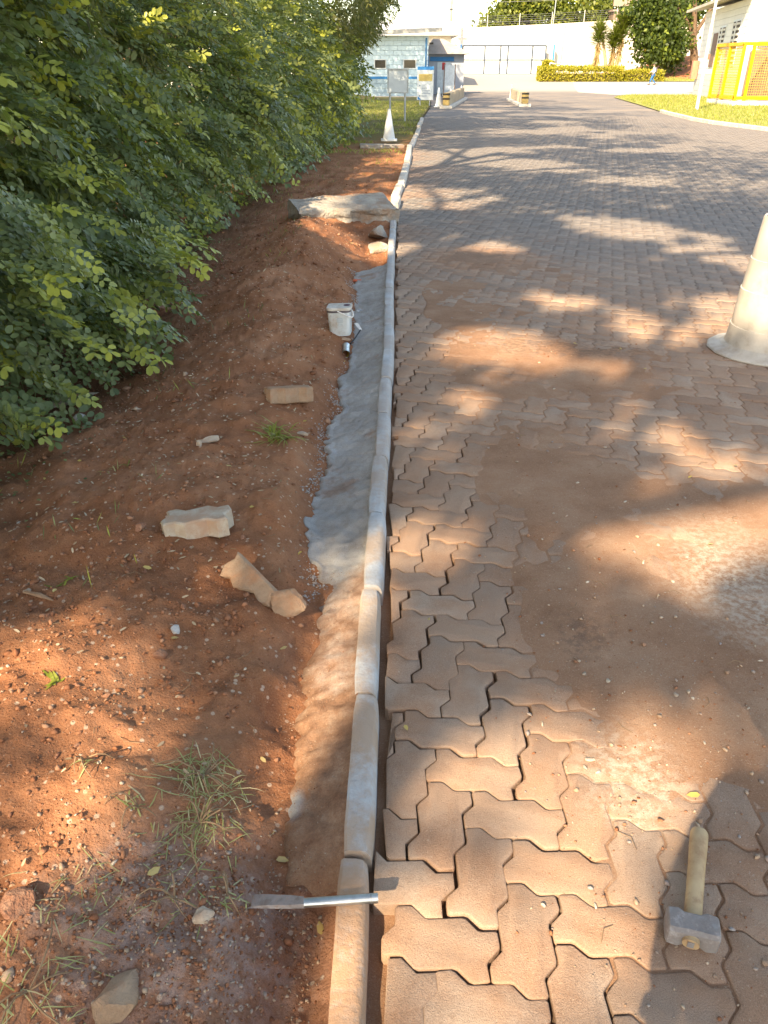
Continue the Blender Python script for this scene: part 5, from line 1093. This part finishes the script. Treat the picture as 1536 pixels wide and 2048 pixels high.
limb_tree('broad_tree', (tb.x, TY, 1.0), (tb.x - 1.2, TY, 6.8), [(.35, (tb.x - 6.5, TY, 4.6), .25), (.55, (tb.x - 4, TY + 1, 7.5), .22), (.6, (tb.x + 1.8, TY, 8), .2), (.9, (tb.x - 2, TY, 9.5), .2)], 'broad dark green tree with crooked trunk on the red mound', None, bigtree, 62, M['leaf_dark'], .42)
def yucca(px, py, h, lean, label, seed):
    p = dpt(px, py, 91); rg = np.random.RandomState(seed); b = Vector((p.x, 91, .6)); t_ = b + Vector((lean, 0, h)); root = empty('yucca', b, label, 'yucca')
    mb = MB(); mb.tube([b, b.lerp(t_, .5) + Vector((.1, 0, 0)), t_], [.2, .15, .12], 8); mb.build('trunk', simple('yucca_bark', (.42, .30, .19), (.3, .2, .12), 3, .9), root, True)
    bag = LeafBag(); n = 520; c = np.array(t_) - UP * rg.uniform(0, 1.6, (n, 1)) ** 1.0; d = rg.normal(0, 1, (n, 3)); d[:, 2] = np.abs(d[:, 2]) * .9 - .2
    bag.add(c, d, rg.normal(0, .3, (n, 3)) + UP, rg.uniform(.9, 1.5, n), .09, tint(rg, n, .4, 1), False); bag.build('leaf_crown', M['leaf_far'], root)
    bag = LeafBag(); n = 200; c = np.array(t_) - UP * rg.uniform(1.2, 3.2, (n, 1)); d = rg.normal(0, .35, (n, 3)); d[:, 2] = -1
    bag.add(c, d, rg.normal(0, 1, (n, 3)), rg.uniform(.7, 1.1, n), .09, tint(rg, n, .2, 1, 1.0), False); bag.build('dead_leaves', leaf_mat('dead_yucca', (.36, .22, .09), (.45, .28, .12), (.45, .3, .14)), root)
yucca(1216, 138, 4.6, -1.3, 'leftmost yucca, leaning, with a skirt of dead leaves', 1); yucca(1221, 140, 4.1, .0, 'middle yucca with a straight trunk and full head', 2); yucca(1230, 138, 5.2, .25, 'rightmost yucca, tallest, close to the broad tree', 3)
# golden hedges, railing
def box_hedge(x0, x1, y0, y1, h, label, mat, seed, n, zf=far_z, skew=0):
    rg = np.random.RandomState(seed); bag = LeafBag(); P = rg.rand(n, 3); f = rg.randint(0, 4, n); P[f == 0, 1] = rg.rand((f == 0).sum()) * .15; P[f >= 2, 2] = 1 - rg.rand((f >= 2).sum()) * .2; P[f == 1, 0] = (rg.rand((f == 1).sum()) > .5) * .96 + .02
    x = x0 + (x1 - x0) * P[:, 0]; y = y0 + (y1 - y0) * P[:, 1] + skew * P[:, 0]; z = zf(y) + h * P[:, 2] * (1 + .12 * fbm(x, y, 1.0, seed, 2)) + .02
    Cc = np.stack([x, y, z], 1) + rg.normal(0, .05, (n, 3)); bag.add(Cc, rg.normal(0, 1, (n, 3)) + UP * .4, rg.normal(0, 1, (n, 3)) + np.array([0, -.7, .7]), rg.uniform(.12, .24, n), .11, tint(rg, n, 0, 1, (rg.rand(n) < .2) * 1.0), False)
    root = empty('hedge', ((x0 + x1) / 2, y0, float(zf(y0))), label, 'hedge'); bag.build('foliage', mat, root)
    mb = MB(); mb.b3((x0 + .3, min(y0, y0 + skew) + .35, -.1), (x1 - .3, max(y1, y1 + skew) - .3, float(zf(y0)) + h * .6)); mb.build('branches', simple('hedge_wood', (.10, .08, .03)), root); return root
hx0, hx1 = dpt(1078, 160, 84).x, dpt(1245, 165, 84).x
box_hedge(hx0, hx1, 84.0, 86.0, 1.15, 'long golden hedge in front of the railing', M['leaf_hedge'], 1, 7000)
box_hedge(hx0 + 1.2, hx1 - 6, 88, 89.6, 1.5, 'second golden hedge standing behind the long one', M['leaf_hedge'], 2, 3000)
box_hedge(hx1 + .3, hx1 + 4.0, 84.2, 85.4, .85, 'short low golden hedge left of the walking person', M['leaf_hedge'], 3, 2200)
box_hedge(dpt(884, 150, 72).x, dpt(915, 150, 72).x, 72, 86, 1.35, 'green clipped hedge left of the gate', M['leaf_far'], 4, 6500, skew=3)
rl = empty('handrail', (26, 87, .5), 'yellow and white striped handrail rising behind the golden hedge', 'railing'); ra, rb_ = dpt(1100, 126, 87), dpt(1243, 148, 87); ym = simple('rail_yellow', (.62, .46, .16), None, 2, .6)
for k in range(14):
    p, q = ra.lerp(rb_, k / 14), ra.lerp(rb_, (k + 1) / 14); mb = MB(); mb.tube([p, q], .05, 6); mb.build('rail', ym if k % 2 else wfr, rl)
for k in range(8): p = ra.lerp(rb_, k / 7); mb = MB(); mb.tube([p, (p.x, 87, .2)], .04, 6); mb.build('baluster', wfr, rl)
r2 = dpt(1284, 145, 86); mb = MB(); mb.tube([rb_, Vector((rb_.x, 86.9, rb_.z)), Vector((r2.x, 86, r2.z)), Vector((r2.x, 86, .3))], .05, 6); mb.build('end_rail', ym, rl)
# right-hand building
c_n, c_f = Vector((18.0, 45, 0)), Vector((20.1, 57, 0)); wd = (c_f - c_n); WL = wd.length; wdn = wd.normalized(); fdn = Vector((wdn.y, -wdn.x, 0)); rzw = math.atan2(wd.y, wd.x)
rbld = empty('office_building', c_n, 'white board-walled building with louvred windows at the right edge', 'building')
bwh = simple('board_white', (.74, .72, .68), (.68, .66, .62), .8, .75); bgr = simple('board_grey', (.50, .50, .52), (.45, .45, .47), .8, .75)
BHt = 4.55; corner = [c_n, c_n + fdn * 12, c_n + fdn * 12 + wd, c_f]
mb = MB(); mb.prism([(p.x + (fdn.x + wdn.x * (1 if i < 2 else -1)) * .0, p.y) for i, p in enumerate(corner)], -.1, BHt); mb.build('wall_core', simple('wall_joint', (.5, .48, .46)), rbld)
for k in range(15):
    z = .02 + k * .302; mt = bgr if z < 1.15 else bwh
    MB().box(c_n + wd * .5 - fdn * .012 + Vector((0, 0, z + .148)), (WL, .03, .288), rzw).build('board', mt, rbld); MB().box(c_n + fdn * 6 - wdn * .012 + Vector((0, 0, z + .148)), (.03, 12, .288), rzw).build('board', mt, rbld)
brown = simple('brown_shutter', (.20, .12, .09)); lou = simple('louvre_blade', (.62, .58, .52))
def side_opening(s0, s1, z0, z1, kind):
    c = c_n + wdn * ((s0 + s1) / 2) - fdn * .045 + Vector((0, 0, (z0 + z1) / 2)); w = s1 - s0; h = z1 - z0
    if kind == 'door': MB().box(c, (w, .04, h), rzw).build('door', brown, rbld); return
    win = MB().box(c + fdn * .0, (w + .16, .06, h + .16), rzw).build('window', wfr, rbld); MB().box(c - fdn * .034, (w, .01, h), rzw).build('opening', simple('dark_opening', (.06, .045, .04)), win)
    for k in range(8): MB().box(c - fdn * .05 + Vector((0, 0, -h / 2 + h * (k + .5) / 8)), (w, .03, h / 8 * .45), rzw).build('louvre', lou, win)
    MB().box(c - fdn * .062, (.07, .05, h), rzw).build('mullion', wfr, win)
side_opening(1.4, 3.0, 1.75, 3.65, 'w'); side_opening(4.9, 6.4, 1.75, 3.5, 'w'); side_opening(7.0, 8.2, 1.6, 3.3, 'door'); side_opening(9.0, 9.9, 1.6, 3.2, 'door')
c = c_n + fdn * 3.2 - wdn * .05 + Vector((0, 0, 3.0)); win = MB().box(c, (.06, 2.4, 1.9), rzw).build('window', wfr, rbld)
for k in range(8): MB().box(c - wdn * .04 + Vector((0, 0, -.85 + .23 * k)), (.03, 2.2, .12), rzw).build('louvre', lou, win)
mb = MB(); e1, e2, e3, e4 = c_n - fdn * 1.0 - wdn * .3, c_f - fdn * 1.0 + wdn * 1.5, c_f + fdn * 12.5 + wdn * 1.5, c_n + fdn * 12.5 - wdn * .3
V = [(e1.x, e1.y, 4.6), (e2.x, e2.y, 4.6), (e3.x, e3.y, 6.6), (e4.x, e4.y, 6.6)]; V += [(a_, b_, z + .14) for a_, b_, z in V]; mb.add(V, [(0, 1, 2, 3), (7, 6, 5, 4), (0, 4, 5, 1), (1, 5, 6, 2), (2, 6, 7, 3), (3, 7, 4, 0)]); mb.build('roof', simple('fibre_roof', (.50, .44, .36), (.40, .34, .28), 1, .9), rbld)
mb = MB(); cc = c_f - fdn * .25 - wdn * .6 + Vector((0, 0, 1.45)); mb.box(cc, (.5, .35, 1.0), rzw); tag(mb.build('red_cabinet', simple('faded_red', (.55, .20, .13), None, 2, .6)), 'faded red cabinet on the far corner of the white building', 'cabinet')
lp = gpt(1393, 221); mb = MB(); root = empty('lamp_post', lp, 'slim pale steel post on the grass beside the yellow cage', 'post'); mb.tube([lp, lp + Vector((.0, 0, 3.0))], .07, 12); mb.build('lower_shaft', wpost, root, True); mb = MB(); mb.tube([lp + Vector((0, 0, 3.0)), lp + Vector((.02, 0, 8))], .055, 12); mb.build('upper_shaft', wpost, root, True); MB().box(lp + Vector((.09, 0, 1.95)), (.12, .1, .2)).build('junction_box', brown, root)
# yellow cage on its plinth
yl = simple('cage_yellow', (.62, .35, .012), (.55, .30, .012), 2, .5); cg = empty('yellow_cage', (16.3, 40.6, 0), 'bright yellow mesh cage on a concrete plinth', 'cage')
CX, CY, CW, CD, CZ, CH = 16.3, 40.6, 8.0, 3.2, .22, 2.5
MB().b3((CX - .1, CY - .1, -.1), (CX + CW, CY + CD, CZ)).build('plinth', simple('plinth_concrete', (.58, .56, .53), (.5, .47, .44), .8, .9), cg, bevel=.02)
for x, y in ((CX, CY), (CX, CY + CD * .5), (CX, CY + CD), (CX + .45, CY), (CX + 4.2, CY), (CX + CW - .1, CY)): MB().b3((x - .06, y - .06, CZ), (x + .06, y + .06, CH)).build('upright', yl, cg)
for z in (CZ + .12, CH): MB().b3((CX - .06, CY - .07, z - .07), (CX + CW, CY + .05, z + .07)).build('rail', yl, cg); MB().b3((CX - .07, CY + .05, z - .07), (CX + .05, CY + CD, z + .07)).build('rail', yl, cg)
ymesh = simple('mesh_orange', (.42, .24, .07), None, 2, .6); mb = MB()
for k in range(72): x = CX + .5 + k * .105; mb.b3((x, CY - .008, CZ + .1), (x + .022, CY + .008, CH))
for k in range(21): z = CZ + .2 + k * .105; mb.b3((CX + .45, CY - .006, z), (CX + CW, CY + .006, z + .022))
tag(mb.build('front_mesh', ymesh, cg), kind='stuff'); mb = MB()
for k in range(28): y = CY + .1 + k * .11; mb.b3((CX - .008, y, CZ + .1), (CX + .008, y + .022, CH))
for k in range(21): z = CZ + .2 + k * .105; mb.b3((CX - .006, CY, z), (CX + .006, CY + CD, z + .022))
tag(mb.build('side_mesh', yl, cg), kind='stuff')
ac = empty('plant_unit', (19.6, 42, CZ), 'large tan machinery unit inside the yellow cage', 'machine'); MB().b3((17.7, 41.3, CZ + .1), (23, 43.4, 2.3)).build('casing', simple('tan_casing', (.34, .24, .17), (.28, .2, .14), 1, .7), ac, bevel=.08)
for k in range(3): MB().b3((17.9 + k * 1.7, 41.25, .6), (19.4 + k * 1.7, 41.295, 2.0)).build('access_panel', simple('tan_panel', (.38, .28, .2), None, 1, .6), ac)
MB().b3((17.9, 41.6, 2.32), (22.8, 43.2, 2.75)).build('duct', galv, ac, bevel=.1)
# verge kerb
vk = empty('verge_kerb', (11, 28, 0), kind='structure'); vp = [(Vector((float(verge_x(y)), y, 0))) for y in (35, 33.7, 31.5, 29.3, 27.6, 26, 24.3, 22.5, 21, 19.5)]
for p, q in zip(vp[:-1], vp[1:]):
    d = q - p; MB().box(p.lerp(q, .5) + Vector((0, 0, .02)), (d.length - .03, .14, .16), math.atan2(d.y, d.x)).build('kerb_stone', M['old_kerb'], vk, bevel=.015)
# ------------------------------------------------------------------ people
skin = simple('skin', (.42, .24, .16), None, 8, .6)
def skinned(name, V, E, rad, mat, parent, loc, rz, sub=2, rootv=0):
    me = bpy.data.meshes.new(name); me.from_pydata([Vector(v) for v in V], E, []); setmats(me, mat); o = bpy.data.objects.new(name, me); COL.objects.link(o)
    m = o.modifiers.new('skin', 'SKIN'); m.use_smooth_shade = True
    for i, r in enumerate(rad): r = r if isinstance(r, tuple) else (r, r); me.skin_vertices[0].data[i].radius = r; me.skin_vertices[0].data[i].use_root = (i == rootv)
    s = o.modifiers.new('sub', 'SUBSURF'); s.levels = sub; s.render_levels = sub
    o.location = (0, 0, 0); o.parent = parent; return o
def person(J, loc, rz, label, shirt, jeans, hairm, sleeves=True):
    root = empty('person', loc, label, 'person'); root.rotation_euler = (0, 0, rz)
    V, E, Rr, idx = [], [], [], {}
    def v(k, p, r): idx[k] = len(V); V.append(p); Rr.append(r)
    rads = dict(pelvis=(.135, .095), waist=(.125, .09), chest=(.15, .105), neck=.055, headb=.075, head=.098, crown=.07)
    for k in J: v(k, J[k], rads.get(k, {'sh': .06, 'el': .043, 'wr': .03, 'hip': .085, 'kn': .058, 'an': .04, 'he': .042, 'to': .035, 'pm': .034}[k[:-2]] if k not in rads else 0))
    for a, b in [('pelvis', 'waist'), ('waist', 'chest'), ('chest', 'neck'), ('neck', 'headb'), ('headb', 'head'), ('head', 'crown')] + [p for s in ('_l', '_r') for p in (('chest', 'sh' + s), ('sh' + s, 'el' + s), ('el' + s, 'wr' + s), ('wr' + s, 'pm' + s), ('pelvis', 'hip' + s), ('hip' + s, 'kn' + s), ('kn' + s, 'an' + s), ('an' + s, 'to' + s))]: E.append((idx[a], idx[b]))
    skinned('body', V, E, Rr, skin, root, loc, rz, 2, idx['pelvis'])
    def cloth(name, keys, edges, k, mat):
        ii = {q: i for i, q in enumerate(keys)}; rr = []
        for q in keys: r = Rr[idx[q]]; rr.append(tuple(x * k + .008 for x in r) if isinstance(r, tuple) else r * k + .008)
        skinned(name, [J[q] for q in keys], [(ii[a], ii[b]) for a, b in edges], rr, mat, root, loc, rz, 2, 0)
    cloth('shirt', ['pelvis', 'waist', 'chest', 'sh_l', 'el_l', 'sh_r', 'el_r'] + (['wr_l', 'wr_r'] if sleeves else []), [('pelvis', 'waist'), ('waist', 'chest'), ('chest', 'sh_l'), ('sh_l', 'el_l'), ('chest', 'sh_r'), ('sh_r', 'el_r')] + ([('el_l', 'wr_l'), ('el_r', 'wr_r')] if sleeves else []), 1.1, shirt)
    cloth('trousers', ['pelvis', 'hip_l', 'kn_l', 'an_l', 'hip_r', 'kn_r', 'an_r'], [('pelvis', 'hip_l'), ('hip_l', 'kn_l'), ('kn_l', 'an_l'), ('pelvis', 'hip_r'), ('hip_r', 'kn_r'), ('kn_r', 'an_r')], 1.08, jeans)
    for s in ('_l', '_r'): 
        mb = MB(); a, b = Vector(J['an' + s]), Vector(J['to' + s]); mb.tube([a + (a - b) * .35 - Vector((0, 0, .03)), a.lerp(b, .4) - Vector((0, 0, .02)), b + (b - a) * .25], [.05, .055, .035], 10, sq=.8); o = mb.build('shoe', simple('shoe_dark', (.04, .035, .03)), None, True); o.parent = root
    rg = np.random.RandomState(1); h = np.array(J['head']); f = np.array(J['face']) if 'face' in J else None
    V0, F0 = I3; Vh = V0 * np.array([.097, .108, .105]); Vh = Vh[:, :]; 
    hv = Vh + h + np.array([0, 0, .025]); keep = hv[:, 2] > h[2] + .01; keep |= (hv[:, 1] < h[1] - .03) if hairm['back'] < 0 else (hv[:, 1] > h[1] + .03)
    mask = keep[F0].all(1); o = npmesh('hair', hv, F0[mask], hairm['m'], None, True); o.parent = root
    # face details
    s = -hairm['back'] if hairm['back'] else 1
    sg_ = 1 if hairm['back'] < 0 else -1
    mb = MB(); mb.tube([(h[0], h[1] + sg_ * .095, h[2] + .01), (h[0], h[1] + sg_ * .118, h[2] - .025)], [.01, .016], 8); o = mb.build('nose', skin, None, True); o.parent = root
    for sx in (-1, 1):
        mb = MB(); mb.lathe([(.002, -.012), (.012, 0), (.002, .012)], 10, Matrix.Translation((h[0] + sx * .034, h[1] + sg_ * .088, h[2] + .012))); o = mb.build('eye', simple('eye_dark', (.03, .02, .02)), None, True); o.parent = root
        mb = MB(); mb.tube([(h[0] + sx * .098, h[1], h[2] + .025), (h[0] + sx * .105, h[1], h[2] - .03)], [.018, .012], 8); o = mb.build('ear', skin, None, True); o.parent = root
    return root
def hand(root, pos, fdir, side, thumb, curl):
    pos = Vector(pos); fdir = Vector(fdir).normalized(); side = Vector(side).normalized(); nrm = fdir.cross(side).normalized()
    for k, (o_, l) in enumerate(((-.03, .07), (-.01, .08), (.01, .076), (.03, .06))):
        a = pos + side * o_ * .8 + fdir * .03; b = a + (fdir * math.cos(curl * .5) + nrm * math.sin(curl * .5)) * l * .45; c = b + (fdir * math.cos(curl * 1.3) + nrm * math.sin(curl * 1.3)) * l * .35; d = c + (fdir * math.cos(curl * 2) + nrm * math.sin(curl * 2)) * l * .25
        mb = MB(); mb.tube([a, b, c, d], [.0095, .009, .0085, .006], 8); o = mb.build('finger', skin, None, True); o.parent = root
    a = pos - side * .03 * thumb; mb = MB(); mb.tube([a, a - side * .03 * thumb + fdir * .02, a - side * .035 * thumb + fdir * .05], [.012, .0105, .008], 8); o = mb.build('thumb', skin, None, True); o.parent = root
wp = gpt(1303, 175.5)
Jw = dict(pelvis=(0, 0, .86), waist=(0, .01, 1.02), chest=(0, .02, 1.24), neck=(0, .02, 1.42), headb=(0, .035, 1.49), head=(0, .045, 1.56), crown=(0, .04, 1.63), sh_l=(-.17, .02, 1.36), el_l=(-.21, -.10, 1.12), wr_l=(-.19, .02, .93), pm_l=(-.19, .05, .86), sh_r=(.17, .02, 1.36), el_r=(.21, .10, 1.12), wr_r=(.19, .28, 1.0), pm_r=(.185, .33, .95), hip_l=(-.085, 0, .82), kn_l=(-.085, .16, .46), an_l=(-.085, .24, .09), to_l=(-.085, .38, .05), hip_r=(.085, 0, .82), kn_r=(.085, .02, .45), an_r=(.085, -.26, .13), to_r=(.085, -.14, .04))
hairb = dict(m=simple('dark_hair', (.03, .022, .018)), back=-1)
walker = person(Jw, (wp.x, wp.y, float(far_z(wp.y))), R(75), 'person in white shirt and blue jeans walking left across the side road', simple('white_shirt', (.68, .68, .68), None, 10, .9), simple('blue_jeans', (.03, .14, .34), (.02, .1, .26), 10, .9), hairb)
hand(walker, (-.19, .05, .86), (0, .15, -1), (0, 1, 0), -1, .25); hand(walker, (.185, .33, .95), (0, .6, -.8), (0, .8, .6), -1, .25)
bpk = empty('backpack', (wp.x, wp.y, 1.0), 'dark grey backpack worn by the walking person', 'backpack'); T = Matrix.Translation((wp.x, wp.y, float(far_z(wp.y)))) @ Matrix.Rotation(R(75), 4, 'Z')
mb = MB(); loft(mb, [(rrect(.24, .12, .05), -.22), (rrect(.30, .17, .06), -.15), (rrect(.29, .16, .06), .05), (rrect(.22, .11, .05), .19)], T @ Matrix.Translation((0, -.17, 1.20))); mb.build('pack', simple('pack_fabric', (.09, .09, .11), None, 8, .9), bpk, True)
for sx in (-.1, .1): mb = MB(); mb.tube([T @ Vector((sx, -.13, 1.36)), T @ Vector((sx, .03, 1.44)), T @ Vector((sx, .16, 1.28)), T @ Vector((sx, .12, 1.08)), T @ Vector((sx, -.1, 1.04))], .018, 6, sq=.5); mb.build('strap', simple('strap_fabric', (.07, .07, .08)), bpk, True)
# the person taking the picture: only the shadow falls into the frame
Jp = dict(pelvis=(.17, -.43, .90), waist=(.17, -.42, 1.08), chest=(.17, -.40, 1.32), neck=(.18, -.38, 1.50), headb=(.18, -.36, 1.57), head=(.18, -.345, 1.65), crown=(.18, -.36, 1.73), sh_l=(.005, -.40, 1.42), el_l=(-.06, -.37, 1.17), wr_l=(-.03, -.30, .95), pm_l=(-.02, -.28, .88), sh_r=(.34, -.40, 1.42), el_r=(.40, -.24, 1.20), wr_r=(.17, -.09, 1.44), pm_r=(.11, -.07, 1.48), hip_l=(.085, -.43, .86), kn_l=(.07, -.41, .48), an_l=(.06, -.44, .09), to_l=(.04, -.29, .05), hip_r=(.255, -.43, .86), kn_r=(.28, -.41, .48), an_r=(.29, -.44, .09), to_r=(.31, -.29, .05))
ph = person(Jp, (0, 0, 0), 0, 'person in dark work clothes holding a phone, whose shadow falls on the pavers', simple('work_shirt', (.08, .10, .14), None, 10, .9), simple('work_trousers', (.06, .06, .07), None, 10, .9), hairb)
hand(ph, (-.02, -.28, .88), (0, .2, -1), (0, 1, .2), -1, .4); hand(ph, (.11, -.07, 1.48), (-.5, .5, .7), (.5, .7, -.3), 1, .5)
cz = math.cos(PITCH); mb = MB(); mb.box((0, -.035, 1.53), (.150, .009, .075), M=Matrix.Rotation(-PITCH, 4, 'X')); tag(mb.build('phone', simple('phone_black', (.02, .02, .022), None, 5, .3), None, bevel=.003), 'black phone held up by the person casting the shadow', 'phone')
